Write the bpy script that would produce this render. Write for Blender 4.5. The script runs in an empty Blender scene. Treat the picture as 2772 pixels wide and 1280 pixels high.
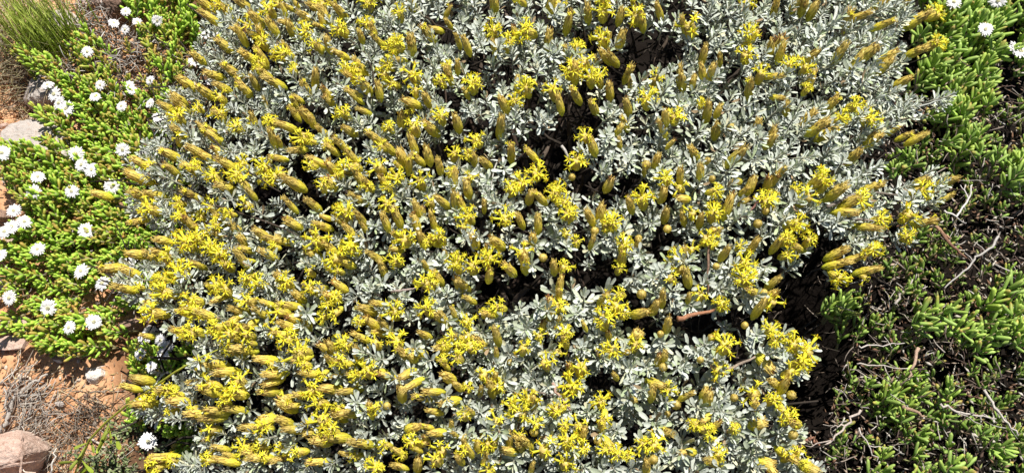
import bpy, math, random
import numpy as np
from mathutils import Vector, Matrix

rnd = random.Random(7)
rs = np.random.RandomState(7)
SC = bpy.context.scene
COL = SC.collection
R = math.radians

# ------------------------------------------------------------------ camera, sky, sun, exposure
CAM = np.array([0.0, -0.3746, 0.9272])
FW = np.array([0.0, 0.3746, -0.9272]); RT = np.array([1.0, 0, 0]); UP = np.array([0.0, 0.9272, 0.3746])
TH = math.tan(R(30))
cd = bpy.data.cameras.new('camera'); cam = bpy.data.objects.new('camera', cd); COL.objects.link(cam)
cam.matrix_world = Matrix(((1, 0, 0, CAM[0]), (0, UP[1], -FW[1], CAM[1]), (0, UP[2], -FW[2], CAM[2]), (0, 0, 0, 1)))
cd.sensor_width = 36; cd.lens = 18 / TH; cd.clip_start = 0.02; cd.clip_end = 500
SC.camera = cam
SUN_AZ, SUN_EL = R(22), R(62)
w = bpy.data.worlds.new('World'); SC.world = w; w.use_nodes = True
nt = w.node_tree; bg = nt.nodes['Background']; sk = nt.nodes.new('ShaderNodeTexSky')
sk.sky_type = 'NISHITA'; sk.sun_disc = False; sk.sun_elevation = SUN_EL; sk.sun_rotation = SUN_AZ
nt.links.new(sk.outputs[0], bg.inputs[0]); bg.inputs[1].default_value = 0.05
sd = bpy.data.lights.new('sun', 'SUN'); sd.energy = 5.0; sd.angle = R(0.5); sd.color = (1.0, 0.945, 0.86)
so = bpy.data.objects.new('sun', sd); COL.objects.link(so)
S = Vector((math.sin(SUN_AZ) * math.cos(SUN_EL), math.cos(SUN_AZ) * math.cos(SUN_EL), math.sin(SUN_EL)))
so.rotation_euler = S.to_track_quat('Z', 'Y').to_euler(); so.location = S * 3
SC.view_settings.view_transform = 'Standard'; SC.view_settings.look = 'None'
SC.view_settings.exposure = 0.6; SC.view_settings.gamma = 1.0; SC.view_settings.use_curve_mapping = False
SC.render.engine = 'CYCLES'
SC.cycles.max_bounces = 6; SC.cycles.transmission_bounces = 4; SC.cycles.diffuse_bounces = 3

# ------------------------------------------------------------------ projection helpers (photo pixels, 2772 x 1280)
def ray(px, py):
    d = FW + RT * ((px - 1386) / 1386 * TH) + UP * ((640 - py) / 1386 * TH)
    return d / np.linalg.norm(d)
def hit(px, py, H):
    d = ray(px, py); t = 0.45
    while t < 3:
        p = CAM + d * t
        if p[2] <= H(p[0], p[1]): return p
        t += 0.004
    return p
def proj(x, y, z):
    qx = x - CAM[0]; qy = y - CAM[1]; qz = z - CAM[2]
    dz = qy * FW[1] + qz * FW[2]
    return 1386 + qx / dz / TH * 1386, 640 - (qy * UP[1] + qz * UP[2]) / dz / TH * 1386
def inside(poly, x, y):
    c = False; n = len(poly); j = n - 1
    for i in range(n):
        xi, yi = poly[i]; xj, yj = poly[j]
        if (yi > y) != (yj > y) and x < (xj - xi) * (y - yi) / (yj - yi) + xi: c = not c
        j = i
    return c
def nz(x, y, s=1.0, o=0.0):
    x = x * s; y = y * s
    return (math.sin(x * 2.1 + y * 1.3 + o) * math.cos(y * 2.7 - x * .7 + o * 2) + .6 * math.sin(x * 4.7 - y * 2.9 + o * 3) * math.sin(y * 5.3 + x * 1.1)
            + .35 * math.sin(x * 9.1 + 1.7 + y * 3.3 + o)) / 1.95
def camdir(a, pz):
    """world direction whose picture angle is a degrees (90 = up in the picture), leaning pz towards the viewer"""
    pl = math.sqrt(max(0, 1 - pz * pz))
    return RT * (pl * math.cos(R(a))) + UP * (pl * math.sin(R(a))) - FW * pz

# ------------------------------------------------------------------ mesh helpers: a shape is (verts, tris, vertex colours)
def cat(shapes):
    V = []; T = []; C = []; o = 0
    for v, t, c in shapes:
        V.append(v); T.append(t + o); C.append(c); o += len(v)
    return np.concatenate(V), np.concatenate(T), np.concatenate(C)
def xf(sh, M, f=1.0):
    M = np.asarray(M)
    return sh[0] @ M[:3, :3].T + M[:3, 3], sh[1], np.clip(sh[2] * f, 0, 1)
def frame(d, roll=0.0):
    d = np.asarray(d, float); d = d / np.linalg.norm(d)
    a = np.array([0, 0, 1.0]) if abs(d[2]) < .9 else np.array([1.0, 0, 0])
    x = np.cross(a, d); x /= np.linalg.norm(x); y = np.cross(d, x)
    c, s = math.cos(roll), math.sin(roll)
    return np.stack([x * c + y * s, -x * s + y * c, d], 1)
def mat4(p, d, roll=0.0, s=1.0):
    M = np.eye(4); M[:3, :3] = frame(d, roll) * (np.asarray(s) if np.ndim(s) else s); M[:3, 3] = p; return M
def loft(rings, cols, base=None, tip=None, cb=None, ct=None):
    """rings: list of (k,3) arrays; optional end points"""
    k = len(rings[0]); V = list(rings); C = [np.tile(c, (k, 1)) for c in cols]; T = []
    n = len(rings)
    for i in range(n - 1):
        for j in range(k):
            a = i * k + j; b = i * k + (j + 1) % k
            T += [(a, b, b + k), (a, b + k, a + k)]
    m = n * k
    if base is not None:
        V.append(np.array([base])); C.append(np.array([cb if cb is not None else cols[0]]))
        for j in range(k): T.append((m, (j + 1) % k, j))
        m += 1
    if tip is not None:
        V.append(np.array([tip])); C.append(np.array([ct if ct is not None else cols[-1]]))
        o = (n - 1) * k
        for j in range(k): T.append((m, o + j, o + (j + 1) % k))
    return np.concatenate(V), np.array(T, dtype=np.int64), np.concatenate(C)
def tube(P, r, col, k=4, col2=None):
    P = np.asarray(P, float); n = len(P)
    r = np.linspace(r, r * .5, n) if np.ndim(r) == 0 else np.asarray(r)
    col = np.asarray(col, float); col2 = col if col2 is None else np.asarray(col2, float)
    rings = []; cols = []
    for i in range(n):
        d = P[min(i + 1, n - 1)] - P[max(i - 1, 0)]
        F = frame(d + 1e-9)
        rings.append(np.array([P[i] + r[i] * (F[:, 0] * math.cos(6.2832 * j / k) + F[:, 1] * math.sin(6.2832 * j / k)) for j in range(k)]))
        cols.append(col + (col2 - col) * i / (n - 1))
    return loft(rings, cols, P[0], P[-1])
def split(sh, top):
    """give the upper and the lower side of a thin blade their own vertices, so that its rim stays a crisp edge"""
    V, T, C = sh; T = T.copy(); T[~np.asarray(top)] += len(V)
    return np.concatenate([V, V]), T, np.concatenate([C, C])
def make_mesh(name, sh, mat, smooth=True):
    V, T, C = sh
    me = bpy.data.meshes.new(name); nv, ntri = len(V), len(T)
    me.vertices.add(nv); me.vertices.foreach_set('co', np.ascontiguousarray(V, np.float32).ravel())
    me.loops.add(ntri * 3); me.loops.foreach_set('vertex_index', np.ascontiguousarray(T, np.int32).ravel())
    me.polygons.add(ntri); me.polygons.foreach_set('loop_start', np.arange(0, ntri * 3, 3, dtype=np.int32))
    me.polygons.foreach_set('use_smooth', np.full(ntri, smooth))
    at = me.color_attributes.new('col', 'FLOAT_COLOR', 'POINT')
    at.data.foreach_set('color', np.concatenate([C, np.ones((nv, 1))], 1).astype(np.float32).ravel())
    me.update(calc_edges=True)
    me.materials.append(mat)
    return me
def to_m(M): return Matrix([list(map(float, r)) for r in np.asarray(M)])
def thing(name, label, catg, loc, group=None):
    o = bpy.data.objects.new(name, None); COL.objects.link(o); o.location = tuple(map(float, loc)); o.empty_display_size = .02
    o['label'] = label; o['category'] = catg
    if group: o['group'] = group
    return o
def part(name, me, parent=None, M=None, kind=None, label=None, local=False):
    """M is a world matrix unless local; the parent of a part is an unrotated empty"""
    o = bpy.data.objects.new(name, me); COL.objects.link(o)
    M = np.eye(4) if M is None else np.array(M, float)
    if parent is not None:
        o.parent = parent
        if not local: M = M.copy(); M[:3, 3] -= np.array(parent.location)
    o.matrix_basis = to_m(M)
    if kind: o['kind'] = kind
    if label: o['label'] = label
    return o
def single(name, me, label, catg, M=None, group=None):
    o = part(name, me, None, M); o['label'] = label; o['category'] = catg
    if group: o['group'] = group
    return o

# ------------------------------------------------------------------ materials
def mat_plant(name, rough=.6, trans=.2, vary=.0, spec=.3, noise_s=350, noise_a=.18, bump=0.0, tcol=(1, 1, 1)):
    m = bpy.data.materials.new(name); m.use_nodes = True; n = m.node_tree; L = n.links.new
    p = n.nodes['Principled BSDF']; out = n.nodes['Material Output']
    a = n.nodes.new('ShaderNodeAttribute'); a.attribute_name = 'col'
    tc = n.nodes.new('ShaderNodeTexCoord')
    no = n.nodes.new('ShaderNodeTexNoise'); no.inputs['Scale'].default_value = noise_s; no.inputs['Detail'].default_value = 3
    L(tc.outputs['Object'], no.inputs['Vector'])
    mr = n.nodes.new('ShaderNodeMapRange'); mr.inputs[1].default_value = .3; mr.inputs[2].default_value = .7
    mr.inputs[3].default_value = 1 - noise_a; mr.inputs[4].default_value = 1 + noise_a
    L(no.outputs[0], mr.inputs[0]); val = mr.outputs[0]
    if vary:
        oi = n.nodes.new('ShaderNodeObjectInfo'); m2 = n.nodes.new('ShaderNodeMapRange')
        m2.inputs[3].default_value = 1 - vary; m2.inputs[4].default_value = 1 + vary; L(oi.outputs['Random'], m2.inputs[0])
        mu = n.nodes.new('ShaderNodeMath'); mu.operation = 'MULTIPLY'; L(val, mu.inputs[0]); L(m2.outputs[0], mu.inputs[1]); val = mu.outputs[0]
    vm = n.nodes.new('ShaderNodeVectorMath'); vm.operation = 'SCALE'; L(a.outputs['Color'], vm.inputs[0]); L(val, vm.inputs['Scale'])
    L(vm.outputs[0], p.inputs['Base Color'])
    p.inputs['Roughness'].default_value = rough; p.inputs['Specular IOR Level'].default_value = spec
    if bump:
        b = n.nodes.new('ShaderNodeBump'); b.inputs['Strength'].default_value = bump; b.inputs['Distance'].default_value = .0006
        L(no.outputs[0], b.inputs['Height']); L(b.outputs[0], p.inputs['Normal'])
    if trans:
        t = n.nodes.new('ShaderNodeBsdfTranslucent'); mx = n.nodes.new('ShaderNodeMixShader'); mx.inputs[0].default_value = trans
        tm = n.nodes.new('ShaderNodeVectorMath'); tm.operation = 'MULTIPLY'; tm.inputs[1].default_value = tcol
        L(vm.outputs[0], tm.inputs[0]); L(tm.outputs[0], t.inputs[0])
        L(p.outputs[0], mx.inputs[1]); L(t.outputs[0], mx.inputs[2]); L(mx.outputs[0], out.inputs[0])
    return m
M_silver = mat_plant('silver_leaf_felt', .75, .10, .10, .2, 500, .10, .3, (.9, 1, .6))
M_silver_mass = mat_plant('silver_leaf_felt_mass', .75, .10, 0, .2, 500, .10, .3, (.9, 1, .6))
M_head = mat_plant('flower_bract', .5, .32, .14, .35, 600, .16, .3)
M_head_mass = mat_plant('flower_bract_mass', .5, .32, 0, .35, 600, .16, .3)
M_floret = mat_plant('floret_petal', .55, .35, .08, .25, 400, .06)
M_juicy = mat_plant('succulent_skin', .55, .22, .15, .5, 300, .14, .25, (.9, 1, .5))
M_juicy_mass = mat_plant('succulent_skin_mass', .55, .22, 0, .5, 300, .14, .25, (.9, 1, .5))
M_white = mat_plant('white_petal', .6, .4, .04, .2, 300, .03)
M_bark = mat_plant('twig_bark', .8, 0, .2, .2, 900, .35, .8)
M_litter = mat_plant('dry_litter', .8, .08, 0, .2, 700, .25, .5)
M_grass = mat_plant('grass_blade', .5, .3, .2, .3, 200, .15)

def mat_rock(name, c1, c2, c3, sc=40):
    m = bpy.data.materials.new(name); m.use_nodes = True; n = m.node_tree; L = n.links.new
    p = n.nodes['Principled BSDF']; tc = n.nodes.new('ShaderNodeTexCoord')
    def noise(s, d=6):
        q = n.nodes.new('ShaderNodeTexNoise'); q.inputs['Scale'].default_value = s; q.inputs['Detail'].default_value = d
        q.inputs['Roughness'].default_value = .65; L(tc.outputs['Object'], q.inputs['Vector']); return q
    a = noise(sc); b = noise(sc * 6); f = noise(sc * 25, 3)
    r = n.nodes.new('ShaderNodeValToRGB'); e = r.color_ramp.elements
    e[0].position = .35; e[0].color = (*c1, 1); e[1].position = .65; e[1].color = (*c2, 1); q = e.new(.5); q.color = (*[(x + y) / 2 for x, y in zip(c1, c2)], 1)
    L(a.outputs[0], r.inputs[0])
    mx = n.nodes.new('ShaderNodeMixRGB'); mx.inputs[2].default_value = (*c3, 1)
    rr = n.nodes.new('ShaderNodeMapRange'); rr.inputs[1].default_value = .52; rr.inputs[2].default_value = .68; rr.inputs[4].default_value = .8
    L(b.outputs[0], rr.inputs[0]); L(rr.outputs[0], mx.inputs[0]); L(r.outputs[0], mx.inputs[1])
    m2 = n.nodes.new('ShaderNodeMixRGB'); m2.blend_type = 'MULTIPLY'; m2.inputs[0].default_value = .45
    L(mx.outputs[0], m2.inputs[1]); L(f.outputs[0], m2.inputs[2])
    g = n.nodes.new('ShaderNodeVectorMath'); g.operation = 'SCALE'; g.inputs['Scale'].default_value = 1.25
    L(m2.outputs[0], g.inputs[0]); L(g.outputs[0], p.inputs['Base Color'])
    p.inputs['Roughness'].default_value = .85
    ad = n.nodes.new('ShaderNodeMath'); ad.operation = 'MULTIPLY_ADD'; ad.inputs[1].default_value = .4; L(f.outputs[0], ad.inputs[0]); L(b.outputs[0], ad.inputs[2])
    bp = n.nodes.new('ShaderNodeBump'); bp.inputs['Distance'].default_value = .0035; bp.inputs['Strength'].default_value = .8
    L(ad.outputs[0], bp.inputs['Height']); L(bp.outputs[0], p.inputs['Normal'])
    return m
M_rock_grey = mat_rock('grey_rock', (.42, .38, .35), (.56, .50, .46), (.36, .26, .21))
M_rock_pink = mat_rock('pink_rock', (.50, .34, .27), (.66, .51, .43), (.36, .21, .15))
M_rock_brown = mat_rock('brown_rock', (.24, .15, .11), (.36, .24, .18), (.15, .08, .06))
M_rock_pale = mat_rock('pale_rock', (.70, .62, .56), (.82, .77, .72), (.62, .48, .38))

def mat_ground():
    m = bpy.data.materials.new('soil'); m.use_nodes = True; n = m.node_tree; L = n.links.new
    p = n.nodes['Principled BSDF']; tc = n.nodes.new('ShaderNodeTexCoord')
    def noise(s, d=6):
        q = n.nodes.new('ShaderNodeTexNoise'); q.inputs['Scale'].default_value = s; q.inputs['Detail'].default_value = d
        q.inputs['Roughness'].default_value = .65; L(tc.outputs['Object'], q.inputs['Vector']); return q
    a = noise(14); b = noise(220); h = noise(5, 3)
    r = n.nodes.new('ShaderNodeValToRGB'); e = r.color_ramp.elements
    e[0].position = .3; e[0].color = (.44, .20, .09, 1); e[1].position = .7; e[1].color = (.66, .41, .24, 1)
    L(a.outputs[0], r.inputs[0])
    mg = n.nodes.new('ShaderNodeMixRGB'); mg.inputs[2].default_value = (.30, .14, .075, 1)
    q = n.nodes.new('ShaderNodeMapRange'); q.inputs[1].default_value = .5; q.inputs[2].default_value = .7; q.inputs[4].default_value = .55
    L(b.outputs[0], q.inputs[0]); L(q.outputs[0], mg.inputs[0]); L(r.outputs[0], mg.inputs[1])
    # leaf mould towards +x, painted near-black to stand in for shade in the gaps
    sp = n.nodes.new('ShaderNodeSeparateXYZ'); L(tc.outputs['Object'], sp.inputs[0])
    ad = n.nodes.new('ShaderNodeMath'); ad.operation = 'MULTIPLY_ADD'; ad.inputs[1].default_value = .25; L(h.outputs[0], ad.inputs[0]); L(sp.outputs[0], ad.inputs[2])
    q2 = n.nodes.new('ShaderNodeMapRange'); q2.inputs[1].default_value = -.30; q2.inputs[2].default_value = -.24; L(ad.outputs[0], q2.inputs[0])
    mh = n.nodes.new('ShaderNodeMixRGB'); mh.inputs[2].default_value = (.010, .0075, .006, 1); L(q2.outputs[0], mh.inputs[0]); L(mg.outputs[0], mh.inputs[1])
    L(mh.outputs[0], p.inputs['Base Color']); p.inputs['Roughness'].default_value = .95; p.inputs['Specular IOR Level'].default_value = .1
    bp = n.nodes.new('ShaderNodeBump'); bp.inputs['Distance'].default_value = .003; bp.inputs['Strength'].default_value = .7
    L(b.outputs[0], bp.inputs['Height']); L(bp.outputs[0], p.inputs['Normal'])
    return m

# ------------------------------------------------------------------ ground sheet
def vnoise(X, Y, s, seed):
    g = np.random.RandomState(seed).rand(256, 256)
    x = X * s; y = Y * s; xi = np.floor(x).astype(int); yi = np.floor(y).astype(int); fx = x - xi; fy = y - yi
    fx = fx * fx * (3 - 2 * fx); fy = fy * fy * (3 - 2 * fy)
    a = g[xi % 256, yi % 256]; b = g[(xi + 1) % 256, yi % 256]; c = g[xi % 256, (yi + 1) % 256]; d = g[(xi + 1) % 256, (yi + 1) % 256]
    return (a * (1 - fx) + b * fx) * (1 - fy) + (c * (1 - fx) + d * fx) * fy
gx = np.concatenate([[-60, -20, -8, -4, -2.5, -1.6], np.arange(-1.1, -.75, .03), np.arange(-.75, -.2, .0035), np.arange(-.2, 1.1, .015), [1.6, 2.5, 4, 8, 20, 60]])
gy = np.concatenate([[-60, -20, -8, -4, -2.5, -1.6, -1.2], np.arange(-.9, -.36, .03), np.arange(-.36, .40, .0035), np.arange(.4, 1.1, .02), [1.6, 2.5, 4, 8, 20, 60]])
X, Y = np.meshgrid(gx, gy, indexing='ij')
fade = np.clip(1.6 - np.maximum(abs(X), abs(Y)), 0, 1)
Z = (vnoise(X, Y, 6, 1) - .5) * .022 * fade + (vnoise(X, Y, 23, 2) - .5) * .010 * fade + (vnoise(X, Y, 70, 3) - .5) * .0045 * fade + (vnoise(X, Y, 170, 4) - .5) * .003 * fade
Z += np.where(fade <= 0, (vnoise(X, Y, .3, 5) - .5) * .08, 0)
Z -= .045 * np.exp(-(((X + .60) / .055) ** 2 + ((Y - .185) / .038) ** 2))      # the hollow beside the slab
Z -= .13 * np.exp(-(((X - .31) / .085) ** 2 + ((Y + .11) / .13) ** 2))      # the hole under the shrub's edge
def ground_z(x, y):
    i = min(max(np.searchsorted(gx, x) - 1, 0), len(gx) - 1); j = min(max(np.searchsorted(gy, y) - 1, 0), len(gy) - 1)
    return float(Z[i, j])
nx_, ny_ = X.shape
idx = np.arange(nx_ * ny_).reshape(nx_, ny_)
a, b, c, d = idx[:-1, :-1].ravel(), idx[1:, :-1].ravel(), idx[1:, 1:].ravel(), idx[:-1, 1:].ravel()
gs = (np.stack([X.ravel(), Y.ravel(), Z.ravel()], 1), np.concatenate([np.stack([a, b, c], 1), np.stack([a, c, d], 1)]), np.ones((nx_ * ny_, 3)) * .5)
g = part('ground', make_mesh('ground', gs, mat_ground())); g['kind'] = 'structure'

# ------------------------------------------------------------------ regions of the place
k_ = 2772 / 2575
def fv(*pts): return [(x * k_, y * k_) for x, y in pts]
SHRUB = fv((560, -400), (560, 0), (505, 95), (500, 180), (450, 215), (395, 262), (400, 330), (335, 400), (318, 440), (345, 480), (330, 505), (350, 560), (400, 585), (395, 630),
           (300, 650), (285, 670), (310, 735), (385, 790), (410, 835), (500, 870), (480, 905), (385, 930), (350, 985), (335, 1040), (470, 1060), (500, 1120), (400, 1165), (390, 1500),
           (2075, 1500), (2060, 1189), (1995, 1130), (2015, 1060), (1960, 1000), (1990, 950), (2040, 930), (2040, 865), (1950, 830), (1900, 810), (1945, 715), (1990, 680), (2060, 665), (2110, 700), (2185, 690),
           (2180, 640), (2215, 590), (2215, 545), (2230, 500), (2210, 440), (2190, 390), (2235, 330), (2300, 275), (2270, 240), (2235, 215), (2255, 155), (2260, 90), (2300, 30), (2290, -400))
SPUR = [fv((2255, 480), (2330, 430), (2390, 440), (2390, 490), (2340, 530), (2270, 520)), fv((2240, 560), (2300, 530), (2320, 570), (2300, 615), (2250, 610)), fv((2290, 260), (2370, 245), (2380, 262), (2300, 300))]
# open gaps in the canopy: x, y, half width, half height (2575-wide view)
GAPS = [(1370, 375, 85, 50), (1450, 330, 50, 30), (1560, 480, 75, 38), (1250, 545, 38, 22), (1290, 735, 85, 32), (1490, 690, 70, 50), (1420, 650, 40, 20), (1750, 810, 85, 30), (1860, 790, 45, 30), (1640, 130, 75, 55),
        (1570, 170, 40, 30), (1200, 150, 50, 25), (1110, 60, 30, 25), (1190, 330, 35, 25), (2080, 620, 60, 35), (1960, 690, 50, 30), (960, 690, 35, 18), (780, 440, 30, 18), (745, 300, 20, 15), (1700, 30, 50, 22), (1230, 600, 25, 15),
        (1330, 250, 40, 20), (1100, 690, 25, 15), (1900, 440, 30, 18), (1640, 600, 28, 16), (1700, 510, 30, 18), (1180, 930, 25, 13), (1020, 820, 20, 12), (1560, 1100, 22, 14), (1850, 905, 22, 30), (1870, 640, 25, 15), (960, 200, 22, 14),
        (1465, 450, 40, 30), (1530, 60, 30, 20), (2130, 190, 25, 14), (2000, 240, 22, 14), (1240, 80, 30, 18), (1610, 300, 25, 15), (1400, 160, 30, 16), (1330, 1085, 20, 12), (820, 610, 20, 12), (1560, 980, 20, 12)]
GAPS = [(x * k_, y * k_, a_ * k_ * 1.05, b_ * k_ * 1.05) for x, y, a_, b_ in GAPS]
THIN = [(1480, 330, 330, 230), (1380, 730, 240, 110), (1880, 830, 200, 90), (1700, 130, 200, 130), (1640, 520, 260, 90), (850, 420, 200, 200), (2080, 640, 160, 90)]
def gap(px, py):
    m = 9.0
    for x, y, a_, b_ in GAPS:
        m = min(m, ((px - x) / a_) ** 2 + ((py - y) / b_) ** 2)
    return m
def HS(x, y):
    r2 = ((x - .03) / .47) ** 2 + ((y + .03) / .58) ** 2
    z = .055 + .235 * math.sqrt(max(0.0, 1 - r2))
    return z + .016 * nz(x, y, 11, .3) + .006 * nz(x, y, 27, 1.3)
def HL(x, y): return .034 + .016 * nz(x, y, 9, 2.2) + .006 * nz(x, y, 30, .4)
def HR(x, y): return .055 + .018 * nz(x, y, 8, 4.2) + .008 * nz(x, y, 22, .9)

# ------------------------------------------------------------------ silver shrub: leaves and shoots
def col_j(c, a): return np.clip(np.array(c) * (1 + rnd.uniform(-a, a)) + np.array([rnd.uniform(-a, a) * .12 * v for v in (1, .6, 1.3)]), 0, 1)
SIL = np.array((.56, .61, .545)); SIL2 = np.array((.45, .51, .38))
def silver_leaf(L, W, bend, col, hi=False):
    ts = (.12, .38, .62, .82, .95) if hi else (.25, .65, .92)
    ws = dict(zip((.12, .38, .62, .82, .95, .25, .65, .92), (.24, .52, .88, 1.0, .62, .34, .95, .78)))
    rings = []; cols = []
    for t in ts:
        wd = W * ws[t] * .5; z = L * t; off = bend * L * t * t
        rings.append(np.array([(-wd, off + wd * .22, z), (0, off - wd * .12, z), (wd, off + wd * .22, z), (0, off - wd * .62 - .0003, z)]))
        cols.append(np.array(col) * (1 - .10 * (1 - t)))
    n_ = len(ts) - 1
    top = [j < 2 for _ in range(n_) for j in range(4) for _k in (0, 1)] + [True, True, False, False] * 2
    return split(loft(rings, cols, (0, 0, 0), (0, bend * L, L)), top)
LEAF_TONES = [SIL, SIL * 1.06, SIL, SIL2, SIL * .94, np.array((.42, .50, .30)), SIL * 1.1, np.array((.60, .60, .42))]
LEAVES = [silver_leaf(1, rnd.uniform(.22, .37), rnd.uniform(-.28, .16), col_j(LEAF_TONES[i], .08), True) for i in range(8)]
LEAVES_LO = [silver_leaf(1, rnd.uniform(.22, .37), rnd.uniform(-.28, .16), col_j(LEAF_TONES[i % 8], .08)) for i in range(23)] + [silver_leaf(1, .3, .35, np.array((.34, .25, .15)))]
def shoot_plan(n, Ls, spread=1.0):
    """leaf placements of one shoot: (which, local matrix)"""
    out = []; h = Ls * 1.75
    ph = rnd.uniform(0, 6.28)
    for i in range(n):
        t = (i + .5) / n
        az = ph + i * 2.399963 + rnd.uniform(-.3, .3)
        th = R((78 - 66 * t ** 1.1) * spread) + rnd.uniform(-.18, .18)
        d = np.array([math.sin(th) * math.cos(az), math.sin(th) * math.sin(az), math.cos(th)])
        L = Ls * (1.05 - .5 * t ** 1.6) * rnd.uniform(.85, 1.2)
        # leaf frame: z along leaf, -y outward side down
        z = d; up = np.array([0, 0, 1.0]) - z * z[2]; up /= (np.linalg.norm(up) + 1e-9)
        x = np.cross(up, z); roll = rnd.uniform(-.5, .5)
        x2 = x * math.cos(roll) + up * math.sin(roll); y2 = np.cross(z, x2)
        M = np.eye(4); M[:3, 0] = x2 * L; M[:3, 1] = y2 * L; M[:3, 2] = z * L; M[:3, 3] = (0, 0, h * (t - .55))
        out.append((rnd.randrange(1000), M))
    return out, h
def stem_shape(h, r=.0009, col=(.33, .33, .26)):
    P = [(0, 0, -h * 1.0), (.0006, 0, -h * .5), (0, .0004, 0), (0, 0, h * .42)]
    return tube(P, r, col, 4)
SHOOT = []
for i in range(14):
    pl, h = shoot_plan(rnd.choice((18, 20, 22)), rnd.uniform(.0084, .0102), rnd.uniform(.85, 1.1))
    lo = cat([stem_shape(h)] + [xf(LEAVES_LO[w_ % 24], M, rnd.uniform(.9, 1.1)) for w_, M in pl])
    SHOOT.append((pl, h, lo, make_mesh('leafy_shoot', lo, M_silver), make_mesh('shoot_stem', stem_shape(h), M_silver)))
LEAF_ME = [make_mesh('leaf', s_, M_silver) for s_ in LEAVES]

# ------------------------------------------------------------------ flower heads
YG = np.array((.66, .74, .06)); OC = np.array((.88, .78, .08)); TAN = np.array((.84, .67, .20)); YEL = np.array((.95, .90, .07)); RUST = np.array((.42, .20, .05))
def head_body(L, W, kind='B', closed=.55, hairs=14, seed=0, hue=0.0):
    rn = random.Random(seed); k = 10
    base, mid, tip = (YG, OC, TAN)
    base = base * (1 - hue) + OC * hue
    prof = [(0, .28), (.08, .62), (.22, .90), (.42, 1.0), (.62, .90), (.80, .72), (.93, closed)]
    if kind == 'O': prof = [(0, .28), (.10, .62), (.28, .92), (.55, 1.0), (.80, .95), (.95, .88)]
    if kind == 'R': prof = [(0, .35), (.15, .85), (.40, 1.08), (.65, 1.05), (.85, .75), (.97, .40)]
    def rad(t):
        for (t0, r0), (t1, r1) in zip(prof, prof[1:]):
            if t <= t1: return W * .5 * (r0 + (r1 - r0) * (t - t0) / (t1 - t0))
        return W * .5 * prof[-1][1]
    def colr(t):
        if t < .4: return base + (mid - base) * (t / .4)
        return mid + (tip - mid) * min(1, (t - .4) / .45)
    rings = []; cols = []
    for t, r_ in prof:
        rings.append(np.array([(W * .48 * r_ * math.cos(6.2832 * j / k) * rn.uniform(.94, 1.06), W * .48 * r_ * math.sin(6.2832 * j / k) * rn.uniform(.94, 1.06), t * L) for j in range(k)]))
        cols.append(colr(t) * .92)
    sh = [loft(rings, cols, (0, 0, -L * .02), (0, 0, L * (.9 if kind == 'O' else 1.0)))]
    # overlapping bracts in rows, each a raised pointed scale
    rows = ((.02, 7), (.10, 9), (.20, 9), (.32, 10), (.45, 10), (.58, 9)) if kind != 'O' else ((.02, 7), (.12, 9), (.25, 9), (.40, 10), (.55, 9))
    for q, (t0, nb) in enumerate(rows):
        for j in range(nb):
            a_ = 6.2832 * (j + .5 * (q % 2)) / nb + rn.uniform(-.1, .1)
            ln = rn.uniform(.30, .46); t1 = min(1.12, t0 + ln); tm = t0 + ln * .45
            wd = W * rn.uniform(.12, .17)
            c_, s_ = math.cos(a_), math.sin(a_)
            def pt(t, off, side): rr = rad(min(t, .97)) + off; return (rr * c_ - side * s_, rr * s_ + side * c_, t * L)
            cc = colr(tm) * rn.uniform(.92, 1.1); ct = colr(min(1, t1 + .1)) * rn.uniform(.88, 1.1)
            if t1 > .8: ct = ct * (1 - .3 * rn.random()) + RUST * .3 * rn.random()
            lift = W * rn.uniform(.0, .04)
            V = np.array([pt(t0, -.0002, 0), pt(tm, W * .008, -wd * .5), pt(tm, W * .008, wd * .5), pt(tm, W * .045, 0), pt(tm, -W * .03, 0), pt(t1, lift, rn.uniform(-.2, .2) * wd)])
            T = np.array([(0, 3, 1), (0, 2, 3), (1, 3, 5), (3, 2, 5), (0, 1, 4), (0, 4, 2), (1, 5, 4), (4, 5, 2)])
            sh.append(split((V, T, np.array([cc * .95, cc, cc, cc * 1.04, cc * .9, ct])), [True] * 4 + [False] * 4))
    # tiny pale glands on the scales
    if kind != 'R':
        for _ in range(9):
            t = rn.uniform(.15, .6); a_ = rn.uniform(0, 6.28); r_ = rad(t) + W * .06; e = .00033
            c0 = np.array((r_ * math.cos(a_), r_ * math.sin(a_), t * L))
            V = np.array([c0 + np.array(v) * e for v in ((1, 0, 0), (-1, 0, 0), (0, 1, 0), (0, -1, 0), (0, 0, 1), (0, 0, -1))])
            T = np.array([(0, 2, 4), (2, 1, 4), (1, 3, 4), (3, 0, 4), (2, 0, 5), (1, 2, 5), (3, 1, 5), (0, 3, 5)])
            sh.append((V, T, np.tile(np.array((.85, .80, .45)), (6, 1))))
    # straw bristles standing out of the mouth
    for _ in range(hairs):
        a_ = rn.uniform(0, 6.28); tb = rn.choice((.55, .68, .8, .86, .86) if kind != 'R' else (.2, .4, .6, .8, .9)); r0 = rad(tb) * (rn.uniform(.1, .95) if tb > .82 else 1.02); le = L * rn.uniform(.14, .28); fl = rn.uniform(.0, .45) if tb > .82 else rn.uniform(-.15, .1)
        p0 = np.array((r0 * math.cos(a_), r0 * math.sin(a_), L * tb)); dd = np.array((fl * math.cos(a_), fl * math.sin(a_), 1.0)); dd /= np.linalg.norm(dd)
        cc = TAN * rn.uniform(.8, 1.35) if rn.random() < .82 else RUST
        sh.append(tube([p0, p0 + dd * le * .6, p0 + dd * le + np.array((rn.uniform(-.0006, .0006), rn.uniform(-.0006, .0006), 0))], [.00042, .0003, .00012], np.clip(cc, 0, 1), 3))
    return cat(sh)
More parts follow.
